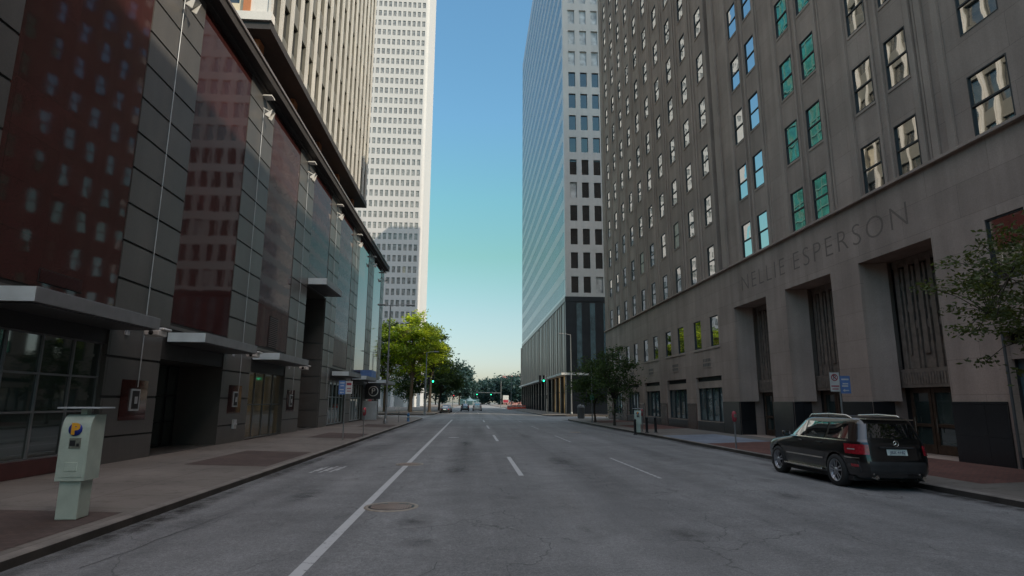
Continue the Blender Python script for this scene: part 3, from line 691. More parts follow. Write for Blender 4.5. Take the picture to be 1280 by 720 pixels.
# portals
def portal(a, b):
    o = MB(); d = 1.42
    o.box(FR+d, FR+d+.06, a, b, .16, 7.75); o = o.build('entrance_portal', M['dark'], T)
    for y, s in ((a, 1), (b, -1)):
        q = MB(); rows = []   # rounded jambs
        for z in (2.1, 7.74): rows.append([(FR + .15 + .85*math.sin(t*math.pi/12), y + s*.34*(1-math.cos(t*math.pi/6))*.5, z) for t in range(7)])
        q.grid(rows); q.build('jamb', M['tanS'], o)
    q = MB(); w_ = b - a; n = 11
    for i in range(n):
        y = a + .38 + (w_-.76)*(i+.5)/n; t = .055 if i % 2 else .115
        zb = 3.35 if i % 3 else 3.9; zt = 7.6 - (.25 if i % 2 else 0)
        q.box(FR+d-.22, FR+d-.02, y-t, y+t, zb, zt)
        for z in (4.9, 5.6, 6.5):
            if (i + int(z*10)) % 2: q.box(FR+d-.17, FR+d-.021, y-t-.06, y+t+.06, z, z+.3)
    q.box(FR+d-.14, FR+d-.022, a+.3, b-.3, 3.36, 4.3); q.box(FR+d-.2, FR+d-.023, a+.3, b-.3, 7.45, 7.74)
    q.build('bronze_grille', M['bronzelt'], o, bevel=.008)
    q = MB(); q.box(FR+d-.3, FR+d-.001, a+.2, b-.2, 2.62, 3.34)
    for i in range(24): 
        y = a + .3 + (w_-.6)*i/24; q.box(FR+d-.33, FR+d-.3, y, y+.07, 2.75, 3.2)
    q.build('transom_panel', M['bronzelt'], o, bevel=.01)
    for i in range(3):
        y0 = a + .35 + (w_-.7)*i/3; y1 = y0 + (w_-.7)/3 - .05
        dr = MB(); t = .13
        dr.box(FR+d-.12, FR+d-.03, y0, y0+t, .17, 2.6); dr.box(FR+d-.12, FR+d-.03, y1-t, y1, .17, 2.6); dr.box(FR+d-.12, FR+d-.03, y0+t, y1-t, .17, .5); dr.box(FR+d-.12, FR+d-.03, y0+t, y1-t, 2.42, 2.6); dr.box(FR+d-.12, FR+d-.03, y0+t, y1-t, 1.15, 1.27)
        dd = dr.build('door', M['bronze'], o, bevel=.01)
        gl = MB(); gl.poly([(FR+d-.07,y0+t,.5),(FR+d-.07,y1-t,.5),(FR+d-.07,y1-t,2.42),(FR+d-.07,y0+t,2.42)]); gl.build('pane', M['greenglass'], dd)
        hd = MB(); hd.tube([(FR+d-.19, y1-.2, .95), (FR+d-.19, y1-.2, 1.5)], .018, 8); hd.build('handle', M['chrome'], dd)
for a, b in port: portal(a, b)
for word, yc_, wd_ in (('NELLIE', 31.3, 4.9), ('ESPERSON', 24.0, 7.9)): text_part(word, 'carved_lettering', M['letter'], T, 1.32, frame(0, (0,-1,0), (0,0,1), (FR-.004, yc_, 8.93)), .002, 1.0, 1.25, -.022, fit=wd_)

# ------------------------------------------------------------------ white and glass tower, right beyond the crossing
TX, TY0, TY1, TZ = 15.5, 96.4, 181.0, 113.5
T = thing('glass_office_tower', 'white and blue glass office tower on a dark fluted base', 'office tower', (TX+15, 140, .1))
PF = lambda u, v, d: (u, TY0 + d, v); PW_ = lambda u, v, d: (TX + d, u, v)
fh = 4.17; zs = [19.95 + fh*k for k in range(22)]
fw = [(16.5+2.1*i, 17.72+2.1*i, z, z+2.8) for i in range(5) for z in zs]
w = MB(); w.wall(PF, TX, 27.5, 19.3, TZ, fw, .35)
w.poly([(27.5,TY0,0),(27.5,TY1,0),(27.5,TY1,TZ),(27.5,TY0,TZ)]); w.poly([(TX,TY1,0),(27.5,TY1,0),(27.5,TY1,TZ),(TX,TY1,TZ)]); w.poly([(TX,TY0,TZ),(27.5,TY0,TZ),(27.5,TY1,TZ),(TX,TY1,TZ)])
w.build('wall', M['rtwhite'], T)
windows_along(T, [r for r in fw if r[2] < 58], PF, .28, M['winframe'], M['rtglass'], limit=50, key=lambda r: (r[0] > 22, r[2]), gm2=M['rtblind_refl'], f2=.06)
windows_along(T, [r for r in fw if r[2] > 58], PF, .28, M['rtwhite'], M['rtblind_refl'], limit=50, key=lambda r: (r[0] > 22, r[2]))  # upper panes: white reflections put into the pale glass colour
bands = [(TY0+.9, TY1-.5, z-.1, z+2.5) for z in zs]
w = MB(); w.wall(PW_, TY0, TY1, 19.3, TZ, bands, .02)
n = 60
for i in range(n+1):
    y = TY0+.9 + (TY1-TY0-1.4)*i/n; w.box(TX-.012, TX+.018, y-.07, y+.07, 19.8, TZ-.6, 1)
w.build('spandrel_wall', [M['rtspan'], M['rtwhite']], T)
for a, b, z0, z1 in bands:
    p = MB(); p.poly([PW_(a,z0,.014),PW_(b,z0,.014),PW_(b,z1,.014),PW_(a,z1,.014)]); p.build('ribbon_window', M['rtblue'], T)
m = MB(); m.box(TX+.04, 27.5, TY0+.3, TY1-.3, 6.7, 19.28); m.box(TX-.1, TX+.3, TY0-.1, TY1, 18.5, 19.28); m.box(TX+.3, 27.5, TY0-.1, TY0+.3, 18.5, 19.28); m.box(TX-.05, TX+.8, TY0-.05, TY0+.6, 0, 18.5); m.box(TX+.3,TX+1.2, TY0+.3,TY1-.3,6.7,7.7)
m.box(TX+.8, 27.5, TY0-.02, TY0+.3, 0, 18.5); m.build('dark_base', M['rtbase'], T)
m = MB()
for i in range(4): m.box(17.3+2.25*i, 18.15+2.25*i, TY0-.06, TY0-.021, 7.4, 18.2)
m.build('base_glass_strips', M['rtbaseglass'], T)
for i in range(32):
    y = TY0 + 1.8 + i*2.78 + (.5 if i % 3 == 1 else 0); m = MB(); m.box(TX-.03-.03*(i%2), TX+.3, y-.25, y+.12+.5*(i%2), 7.0, 18.48); m.build('fin', M['rtfin'], T)
m = MB(); m.box(TX-.9, TX+.4, TY0-.3, TY1, 6.32, 6.68); m.box(TX+.4, 27.5, TY0-.3, TY0-.05, 6.32, 6.68); m.build('ledge', M['conc_white'], T, bevel=.02)
for i in range(16):
    y = TY0 + .55 + i*5.6
    m = MB(); m.box(TX-.02, TX+.7, y, y+.75, .05, 6.3); m.build('column', M['rtbase'], T)
    p = MB(); p.box(TX+.5, TX+.54, y+.75, y+5.6, .12, 6.3); q = p.build('lobby_glass', M['warm'] if i < 3 else M['greenglass'], T)
    p = MB()
    for yy in (2.4, 4.0): p.box(TX+.42, TX+.5, y+yy-.05, y+yy+.05, .12, 6.3)
    p.box(TX+.42, TX+.498, y+.75, y+5.6, 3.6, 3.75); p.build('glazing_bars', M['darkmetal'], q)

# ------------------------------------------------------------------ white stone tower, far left
SX, SY, SZ = -19.6, 220, 205
T = thing('white_stone_tower', 'very tall white stone tower with a grid of small windows', 'skyscraper', (SX-25, SY+20, 0))
PS = lambda u, v, d: (u, SY + d, v)
sz = [19.4 + 4.29*k for k in range(42)]
swn = [(-22.45 - 1.97*i, -21.25 - 1.97*i, z, z+2.45) for i in range(26) for z in sz]
w = MB(); w.wall(PS, -75, -21.0, 0, SZ, swn, .3)
arc = [(-21.0 + 1.4*math.sin(t*math.pi/16), SY + 1.4*(1-math.cos(t*math.pi/16))) for t in range(9)]
w.grid([[(x, y, z) for x, y in arc] for z in (0, SZ)])
w.poly([(SX,SY+1.4,0),(SX,SY+34,0),(SX,SY+34,SZ),(SX,SY+1.4,SZ)]); w.poly([(-75,SY,0),(-75,SY+34,0),(-75,SY+34,SZ),(-75,SY,SZ)])
w.build('wall', M['shell'], T)
windows_along(T, swn, PS, .2, M['winframe'], M['shellglass'], limit=100, gm2=M['shellblind'], f2=.12, key=lambda r: (r[0] < -45.5, r[2] > 165, r[2]), frame_t=.03)
m = MB()
for i in range(12): m.box(-19.2-4.6*i, -18.0-4.6*i, SY-3.2, SY-2, 0, 8.5)
m.box(-76, -17, SY-3.6, SY-.01, 8.5, 9.6); m.build('arcade', M['shell'], T)

T = thing('shade_blocker', 'unseen tower block added to shade the front of the glass tower', 'office tower', (95, 58, 0))  # added out of view to keep sun off the glass tower front
m = MB(); m.wall(lambda u, v, d: (75 + d, u, v), 47, 70, 0, 140, [(48.2+3.6*i, 50.4+3.6*i, 4+4*k, 6.4+4*k) for i in range(6) for k in range(33)], .3)
m.poly([(75,70,0),(115,70,0),(115,70,140),(75,70,140)]); m.poly([(75,47,0),(115,47,0),(115,47,140),(75,47,140)]); m.poly([(115,47,0),(115,70,0),(115,70,140),(115,47,140)]); m.poly([(75,47,140),(115,47,140),(115,70,140),(75,70,140)]); m.build('wall', M['conc_white'], T)
m = MB(); m.poly([(75.25,47.5,3),(75.25,69.5,3),(75.25,69.5,138),(75.25,47.5,138)]); m.build('glazing', M['lglass'], T)
# teal glass tower seen mirrored in the windows on the right
T = thing('teal_glass_tower', 'teal glass tower set back beyond the granite building', 'office tower', (-55, 100, 0))
m = MB(); m.box(-75, -31, 84, 114, 0, 88); m.build('curtain_wall', M['teal'], T)
m = MB()
for k in range(1, 22): m.box(-75, -30.85, 83.85, 114.15, k*4-.12, k*4+.12)
for i in range(14): m.box(-31.1, -30.8, 84+i*2.2, 84.15+i*2.2, 0, 88)
m.build('mullion_grid', M['tealframe'], T)

# ------------------------------------------------------------------ trees
def tree(name, label, loc, h, ctr, rad, ncl, per, leaf, seed, lm, bm_, trunk_r=.2, fork=.35, spread=.55, group=None, limbs=9, flat=.5, lm2=None, keep=None):
    r = random.Random(seed); t = thing(name, label, 'tree', loc, 0, group)
    w = MB(); c = Vector(ctr); R3 = Vector(rad)
    base = Vector((0,0,-.05)); fk = Vector((c.x*.25, c.y*.25, h*fork))
    w.tube([base, Vector((0,0,.25)), fk*.5 + Vector((r.uniform(-.1,.1), 0, 0)), fk], [trunk_r*1.35, trunk_r, trunk_r*.85, trunk_r*.75], 9)
    cl = []
    while len(cl) < ncl:
        p = Vector((r.uniform(-1,1), r.uniform(-1,1), r.uniform(-1,1)))
        if p.length > 1 or p.length < .35: continue
        if p.z < -.3 and r.random() < .5: continue
        p *= (1 + .22*math.sin(p.x*5+seed) * math.cos(p.y*4+seed*2))
        cl.append(c + Vector((p.x*R3.x, p.y*R3.y, p.z*R3.z)))
    ends = []
    for i in range(limbs):
        e = cl[i % len(cl)]; mid = fk.lerp(e, .5) + Vector((r.uniform(-.4,.4), r.uniform(-.4,.4), .25*R3.z*.6))
        pts = [fk - Vector((0,0,.15)), fk.lerp(mid, .5) + Vector((r.uniform(-.15,.15), r.uniform(-.15,.15), 0)), mid, e]
        w.tube(pts, [trunk_r*.6, trunk_r*.42, trunk_r*.26, trunk_r*.06], 6, 0, False); ends += [mid, e]
    for p in cl[limbs:]:
        q = min(ends, key=lambda e: (e-p).length); mm = q.lerp(p, .5) + Vector((0,0,.1))
        w.tube([q, mm, p], [trunk_r*.14, trunk_r*.08, .01], 4, 0, False)
    w.build('trunk', bm_, t, False)
    f = MB()
    for p in cl:
        sz = r.uniform(.5, 1.15); k = int(per*sz); dark = 1 if (lm2 and r.random() < .35) else 0
        for _ in range(k):
            d = Vector((r.gauss(0, spread*sz), r.gauss(0, spread*sz), r.gauss(0, spread*sz*flat)))
            q = p + d; s = leaf*r.uniform(.6, 1.3)
            a = Vector((r.uniform(-1,1), r.uniform(-1,1), r.uniform(-.6,.6))).normalized(); b = a.cross(Vector((r.uniform(-1,1), r.uniform(-1,1), r.uniform(-1,1)))).normalized()
            f.poly([q - a*s, q + b*s*.42, q + a*s, q - b*s*.42], dark)
    f.build('crown', [lm, lm2] if lm2 else [lm], t, False)
    return t
tree('oak_tree', 'sparse oak hanging its branches over right sidewalk beside the parked car', (13.9, 11.6, .1), 6.5, (-.2, 1.2, 4.35), (2.5, 2.5, 2.1), 125, 85, .07, 3, M['leafshade'], M['barkdark'], .11, .4, .27, limbs=18, flat=.32)
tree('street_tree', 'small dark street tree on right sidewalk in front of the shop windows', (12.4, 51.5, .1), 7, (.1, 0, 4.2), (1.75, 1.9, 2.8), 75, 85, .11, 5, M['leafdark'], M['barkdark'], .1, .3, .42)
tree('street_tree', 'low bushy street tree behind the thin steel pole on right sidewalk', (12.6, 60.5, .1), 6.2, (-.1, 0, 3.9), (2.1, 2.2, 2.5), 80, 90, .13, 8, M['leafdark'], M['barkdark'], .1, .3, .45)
tree('sunlit_tree', 'large bright green sunlit tree with forked trunk at the far left corner', (-10.6, 108, .1), 16, (.6, 0, 11.2), (5.0, 4.6, 5.6), 120, 130, .26, 11, M['leaf'], M['bark'], .34, .38, .75, limbs=14, lm2=M['leaflime'])
tree('leaning_tree', 'sunlit tree with spreading crown leaning over the street behind the signal', (-7.6, 113, .1), 15, (.4, 0, 10.6), (2.9, 4.2, 4.8), 80, 120, .26, 12, M['leaf'], M['barkdark'], .3, .4, .75, lm2=M['leafdark'])
tree('plaza_tree', 'slim yellow-green tree close behind the end of the granite building', (-15.6, 111, .1), 15, (0, 0, 10.0), (3.0, 3.5, 6.2), 80, 110, .26, 13, M['leaf'], M['bark'], .25, .3, .75, lm2=M['leafdark'])
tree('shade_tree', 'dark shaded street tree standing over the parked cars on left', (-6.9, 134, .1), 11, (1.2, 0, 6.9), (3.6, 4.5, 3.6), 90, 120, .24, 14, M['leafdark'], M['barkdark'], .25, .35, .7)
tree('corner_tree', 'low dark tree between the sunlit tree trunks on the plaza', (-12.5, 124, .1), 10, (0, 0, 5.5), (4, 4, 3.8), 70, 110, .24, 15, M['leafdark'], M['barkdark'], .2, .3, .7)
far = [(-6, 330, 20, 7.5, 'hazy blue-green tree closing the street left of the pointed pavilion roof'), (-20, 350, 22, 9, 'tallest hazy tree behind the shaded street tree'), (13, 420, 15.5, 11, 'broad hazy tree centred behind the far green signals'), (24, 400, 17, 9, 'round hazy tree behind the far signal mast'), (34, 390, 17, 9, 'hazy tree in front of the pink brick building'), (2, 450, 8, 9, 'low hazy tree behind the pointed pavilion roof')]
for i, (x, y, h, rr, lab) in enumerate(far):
    tree('distant_tree', lab, (x, y, -.1), h, (0, 0, h*.58), (rr, rr, h*.46), 80, 120, .95, 30+i, M['leafhaze'], M['barkdark'], .4, .3, 2.0, 'trees closing the far end of street', limbs=6, flat=.8)  # distance haze painted into the blue-green leaf colour

# ------------------------------------------------------------------ vehicles
def interp(tab, z, k):
    for a, b in zip(tab, tab[1:]):
        if a[0] <= z <= b[0]: return a[k] + (b[k]-a[k])*(z-a[0])/(b[0]-a[0])
    return tab[-1][k] if z > tab[-1][0] else tab[0][k]
def build_body(prof, paint, parent, wy, wr, NE=7.):
    m = MB(); rows = []; NP = 72
    def ring(z):
        yr, yf, hw = (interp(prof, z, k) for k in (1,2,3)); yc = (yr+yf)/2; hl = (yf-yr)/2; out = []
        for k in range(NP):
            a = 2*math.pi*k/NP; ca, sa = math.cos(a), math.sin(a)
            out.append((hw*math.copysign(abs(ca)**(2/NE), ca), yc + hl*math.copysign(abs(sa)**(2/NE), sa), z))
        return out
    zs_ = []
    for a, b in zip(prof, prof[1:]):
        n = max(1, int((b[0]-a[0])/.06)); zs_ += [a[0] + (b[0]-a[0])*i/n for i in range(n)]
    zs_.append(prof[-1][0])
    for z in zs_: rows.append(ring(z))
    m.grid(rows, 0, True, True); m.poly(rows[0][::-1]); m.poly(rows[-1])
    o = m.build('body', paint, parent, False, recalc=True)
    c = MB()
    for y in wy:
        for s in (-1, 1): c.lathe([(wr*1.13, s*.55), (wr*1.13, s*1.2)], (0, y, wr), 28, 'x')
    co = c.build('cutter', paint, None, False, recalc=True)
    md = o.modifiers.new('b', 'BOOLEAN'); md.operation = 'DIFFERENCE'; md.object = co; md.solver = 'EXACT'
    o_loc = o.parent; dg = bpy.context.evaluated_depsgraph_get(); dg.update()
    o.parent = None; bpy.context.view_layer.update(); dg = bpy.context.evaluated_depsgraph_get()
    me = D.meshes.new_from_object(o.evaluated_get(dg)); o.modifiers.clear(); o.data = me; o.parent = o_loc
    D.objects.remove(co)
    for p in me.polygons: p.use_smooth = True
    es = o.modifiers.new('split', 'EDGE_SPLIT'); es.split_angle = R(38)
    return o
def sidex(prof, y, z, NE=7.):
    yr, yf, hw = (interp(prof, z, k) for k in (1,2,3)); t = min(.999, abs((y-(yr+yf)/2)/((yf-yr)/2))); return hw*(1-t**NE)**(1/NE)
def endy(prof, x, z, k, NE=7.):
    yr, yf, hw = (interp(prof, z, j) for j in (1,2,3)); yc, hl = (yr+yf)/2, (yf-yr)/2; return yc + (-1 if k == 1 else 1)*hl*(1-min(.999, abs(x)/hw)**NE)**(1/NE)
def side_patch(m, prof, s, poly, off=.005, n=6):
    """poly: bottom edge y0..y1 at z0, top edge y2..y3 at z1"""
    y0, y1, z0, y2, y3, z1 = poly; rows = []
    for j in range(n+1):
        v = j/n; z = z0+(z1-z0)*v; a = y0+(y2-y0)*v; b = y1+(y3-y1)*v
        rows.append([(s*(sidex(prof, a+(b-a)*i/n, z)+off), a+(b-a)*i/n, z) for i in range(n+1)])
    m.grid(rows)
def end_patch(m, prof, k, x0, x1, z0, x2, x3, z1, off=.005, n=6):
    rows = []
    for j in range(n+1):
        v = j/n; z = z0+(z1-z0)*v; a = x0+(x2-x0)*v; b = x1+(x3-x1)*v
        rows.append([(a+(b-a)*i/n, endy(prof, a+(b-a)*i/n, z, k)+(-off if k == 1 else off), z) for i in range(n+1)])
    m.grid(rows)
def wheel(parent, x, y, r, w=.235):
    s = 1 if x > 0 else -1
    m = MB(); c = (x, y, r)
    m.lathe([(r*.70, -w/2), (r*.93, -w/2), (r, -w/2+.04), (r, w/2-.04), (r*.93, w/2), (r*.70, w/2)], c, 32, 'x', cap=False)
    t = MB(); 
    hub = m.build('wheel', M['tyre'], parent, False)
    q = MB(); q.lathe([(r*.70, -w*.5), (r*.70, w*.47), (r*.64, w*.47), (r*.62, -w*.2)] if s > 0 else [(r*.70, w*.5), (r*.70, -w*.47), (r*.64, -w*.47), (r*.62, w*.2)], c, 32, 'x', cap=False)
    for i in range(5):
        a = 2*math.pi*i/5 + .3; d = Vector((0, math.cos(a), math.sin(a))); e = Vector((0, -math.sin(a), math.cos(a))); f0 = s*w*.44
        for g_ in (-1, 1):
            p0 = Vector(c) + d*r*.1 + e*g_*r*.05; p1 = Vector(c) + d*r*.65 + e*g_*r*.13; wd = r*.05
            q.poly([p0 - e*wd + Vector((f0,0,0)), p0 + e*wd + Vector((f0,0,0)), p1 + e*wd + Vector((f0-.01*s,0,0)), p1 - e*wd + Vector((f0-.01*s,0,0))])
    q.lathe([(0, s*w*.46), (r*.17, s*w*.45), (r*.17, s*w*.3)], c, 16, 'x'); q.build('rim', M['rim'], hub, False)
    q = MB(); q.lathe([(0, s*w*.12), (r*.6, s*w*.12)], c, 24, 'x'); q.build('brake_disc', M['darkmetal'], hub, False)

SUV = [(.23,-2.02,2.0,.78),(.30,-2.20,2.17,.865),(.42,-2.27,2.25,.905),(.60,-2.285,2.265,.92),(.74,-2.265,2.25,.925),(.84,-2.235,2.19,.924),(.92,-2.225,2.06,.912),(.98,-2.215,1.75,.895),(1.05,-2.20,1.22,.880),(1.09,-2.18,1.03,.862),(1.53,-2.02,.42,.70),(1.595,-1.96,.30,.66),(1.64,-1.84,.12,.60),(1.665,-1.6,-.1,.48)]
def make_suv(label, paint, loc, rz=0, full=True):
    t = thing('parked_suv' if full else 'car', label, 'car', loc, rz); wy, wr = (1.42, -1.335), .375
    build_body(SUV, paint, t, wy, wr)
    for s in (-1, 1):
        for poly in ((.08, .80, 1.10, .08, .40, 1.49), (-.86, .02, 1.10, -.86, .02, 1.49), (-1.78, -.95, 1.13, -1.66, -.95, 1.47)):
            m = MB(); side_patch(m, SUV, s, poly); m.build('side_window', M['carside'], t, False)
        for y in wy: wheel(t, s*.815, y, wr)
    m = MB(); end_patch(m, SUV, 1, -.60, .60, 1.17, -.50, .50, 1.49); m.build('rear_window', M['carglass'], t, False)
    m = MB(); end_patch(m, SUV, 2, -.66, .66, 1.12, -.58, .58, 1.50); m.build('windscreen', M['carglass'], t, False)
    for s in (-1, 1):
        # tail lamp wraps the corner
        m = MB(); rows = []
        for j in range(6):
            z = .80 + .22*j/5; yr_, yf_, hw_ = (interp(SUV, z, k) for k in (1,2,3)); yc_, hl_ = (yr_+yf_)/2, (yf_-yr_)/2
            a0 = math.asin(min(1, (abs(-1.74+.08*j/5 - yc_)/hl_)**3.5)); a1 = math.acos((.62/hw_)**3.5)
            rows.append([(s*(hw_*math.cos(a)**(2/7)*1.006+.008), yc_ - hl_*math.sin(a)**(2/7) - .012, z) for a in [a0+(a1-a0)*i/20 for i in range(21)]])
        m.grid(rows); tl = m.build('tail_lamp', M['tail'], t, False)
        m = MB(); side_patch(m, SUV, s, (-2.02, -1.82, .895, -2.02, -1.82, .92), .022, 4); m.build('clear_strip', M['tailwhite'], tl, False)
        if full:
            m = MB(); side_patch(m, SUV, s, (-2.1, -1.9, .52, -2.1, -1.9, .58), .012, 3); m.build('reflector', M['tail'], t, False)
            m = MB(); side_patch(m, SUV, s, (-2.12, -1.72, .705, -2.12, -1.72, .73), .012, 4); m.build('bumper_trim', M['chrome'], t, False)
            m = MB(); side_patch(m, SUV, s, (-.84, .92, .60, -.84, .92, .635), .014, 4); m.build('door_trim', M['chrome'], t, False)
            m = MB(); side_patch(m, SUV, s, (-1.75, .80, 1.075, -1.75, .80, 1.095), .008, 8); m.build('window_trim', M['chrome'], t, False)
            m = MB(); m.box(s*.80, s*1.0, -.86, .96, .33, .375); m.build('running_board', M['chrome'], t, False, bevel=.015)
            m = MB(); m.tube([(s*.63, .12, 1.59), (s*.64, -.02, 1.655), (s*.645, -.8, 1.68), (s*.635, -1.5, 1.655), (s*.62, -1.66, 1.59)], [.026,.032,.032,.032,.026], 8)
            m.box(s*.60, s*.65, -.84, -.74, 1.56, 1.67); m.box(s*.61, s*.64, -1.5, -.1, 1.585, 1.625); m.build('roof_rail', M['chrome'], t, False)
            for y in (.18, -.70):
                m = MB(); x = sidex(SUV, y, .985); m.box(s*(x+.005), s*(x+.045), y-.10, y+.12, .975, 1.005); m.build('door_handle', M['carblack'], t, False, bevel=.008)
            m = MB(); m.box(s*.90, s*1.10, .68, .80, 1.06, 1.20); m.build('wing_mirror', M['carblack'], t, False, bevel=.035)
            m = MB()
            for poly in ((.045, .055, .42, .045, .055, 1.08), (-.905, -.895, .62, -.905, -.895, 1.08), (.955, .965, .42, .90, .91, 1.05)): side_patch(m, SUV, s, poly, .0025, 5)
            m.build('door_seam', M['dark'], t, False)
    m = MB(); end_patch(m, SUV, 1, -.24, .24, .80, -.24, .24, .93, .02, 3); pl = m.build('licence_plate', M['plate'], t, False)
    if full:
        M_ = frame(0, (1,0,0), (0,.02,1), (0, -2.279, .862)); text_part('JBX 4182', 'plate_characters', M['platetext'], None, .095, M_, .001).parent = pl
        m = MB(); m.box(-.40, .40, -2.268, -2.238, .945, .985); m.build('tailgate_trim', M['plastic'], t, False, bevel=.008)
        m = MB(); c = (0, -2.225, 1.055); rows = []
        m.lathe([(.062,-.004),(.07,-.012),(.062,-.02),(.054,-.012),(.062,-.004)], c, 24, 'y', cap=False)
        for k in range(3):
            a = R(90 + 120*k); m.tube([(c[0], c[1]-.012, c[2]), (c[0]+.06*math.cos(a), c[1]-.012, c[2]+.06*math.sin(a))], [.014, .004], 6)
        m.build('star_emblem', M['chrome'], t, False)
        m = MB(); m.box(-.58, .58, -2.10, -1.85, 1.575, 1.605); m.build('roof_spoiler', M['chrome'], t, False, bevel=.012)
        m = MB(); m.tube([(.02,-2.17,1.12),(.05,-2.10,1.2),(.42,-2.12,1.17)], .011, 6); m.build('rear_wiper', M['plastic'], t, False)
        m = MB(); end_patch(m, SUV, 1, -.80, .80, .40, -.84, .84, .66, .02, 8); m.build('bumper_panel', M['plastic'], t, False)
        for s in (-1, 1):
            m = MB(); m.tube([(s*.55, -2.30, .31), (s*.55, -2.05, .31)], .045, 12); m.build('exhaust_pipe', M['chrome'], t, False)
        m = MB(); m.box(-.85, .85, -1.9, 1.95, .20, .30); m.box(-.5, .5, -2.0, 2.0, .3, .55); m.build('underbody', M['dark'], t, False)
    return t
suv = make_suv('black sport utility car with chrome roof rails parked at right kerb', M['carblack'], (10.52, 16.86, -.118)); suv.rotation_euler = (0, R(1.0), R(-.6)); suv.scale = (1.085,1.085,1.085)
make_suv('dark sport utility car driving away in the middle lane', M['cardark'], (-1.15, 131, -.03), 0, False)
SEDAN = [(.22,-2.25,2.2,.76),(.30,-2.36,2.33,.85),(.50,-2.40,2.40,.90),(.68,-2.38,2.38,.91),(.80,-2.34,2.25,.90),(.88,-2.28,1.75,.89),(.93,-1.95,1.15,.86),(.97,-1.80,1.0,.82),(1.36,-1.0,.15,.63),(1.42,-.75,-.05,.56),(1.44,-.6,-.2,.45)]
VAN = [(.25,-2.35,2.3,.82),(.32,-2.46,2.42,.93),(.60,-2.50,2.50,.98),(.85,-2.48,2.45,.98),(.98,-2.46,2.2,.975),(1.06,-2.45,1.75,.97),(1.10,-2.44,1.6,.95),(1.68,-2.32,1.0,.84),(1.78,-2.25,.8,.78),(1.83,-2.1,.5,.65)]
def make_car(name, label, prof, paint, loc, rz, sw, rw, wy, wr, lamps):
    t = thing(name, label, 'car' if name != 'white_van' else 'van', loc, rz); build_body(prof, paint, t, wy, wr); tw = prof[2][3]-.11
    for s in (-1, 1):
        for poly in sw: m = MB(); side_patch(m, prof, s, poly); m.build('side_window', M['carglass'], t, False)
        for y in wy: wheel(t, s*tw, y, wr)
        m = MB(); x = prof[3][3]; end_patch(m, prof, 1, s*(x-.30), s*(x-.05), lamps[0], s*(x-.30), s*(x-.05), lamps[1], .02, 3); m.build('tail_lamp', M['tail'], t, False)
    m = MB(); end_patch(m, prof, 1, *rw); m.build('rear_window', M['carglass'], t, False)
    m = MB(); end_patch(m, prof, 2, *rw); m.build('windscreen', M['carglass'], t, False)
    m = MB(); end_patch(m, prof, 1, -.24, .24, lamps[0]-.02, -.24, .24, lamps[0]+.1, .02, 3); m.build('licence_plate', M['plate'], t, False)
    m = MB(); m.box(-.8, .8, wy[1]-.4, wy[0]+.4, .2, .3); m.build('underbody', M['dark'], t, False)
    return t
make_car('white_van', 'white van driving away beside the dark car', VAN, M['carwhite'], (1.5, 133, -.02), 0, ((.1,.95,1.14,.1,.7,1.64),(-1.1,.0,1.14,-1.1,.0,1.64),(-2.1,-1.2,1.14,-2.05,-1.2,1.64)), (-.62,.62,1.3,-.56,.56,1.62), (1.5,-1.5), .36, (.85,1.05))
sw = ((.05,.80,1.0,.05,.15,1.33),(-1.25,-.02,1.0,-.9,-.02,1.33)); rw = (-.66,.66,1.0,-.55,.55,1.34)
make_car('sedan', 'dark sedan parked at left kerb just beyond the crossing', SEDAN, M['carblack'], (-4.62, 112.5, -.1), 0, sw, rw, (1.45,-1.4), .33, (.66,.8))
make_car('sedan', 'maroon sedan parked under the dark shade tree, ahead of the black one', SEDAN, M['carred'], (-4.5, 120, -.1), 0, sw, rw, (1.45,-1.4), .33, (.66,.8))

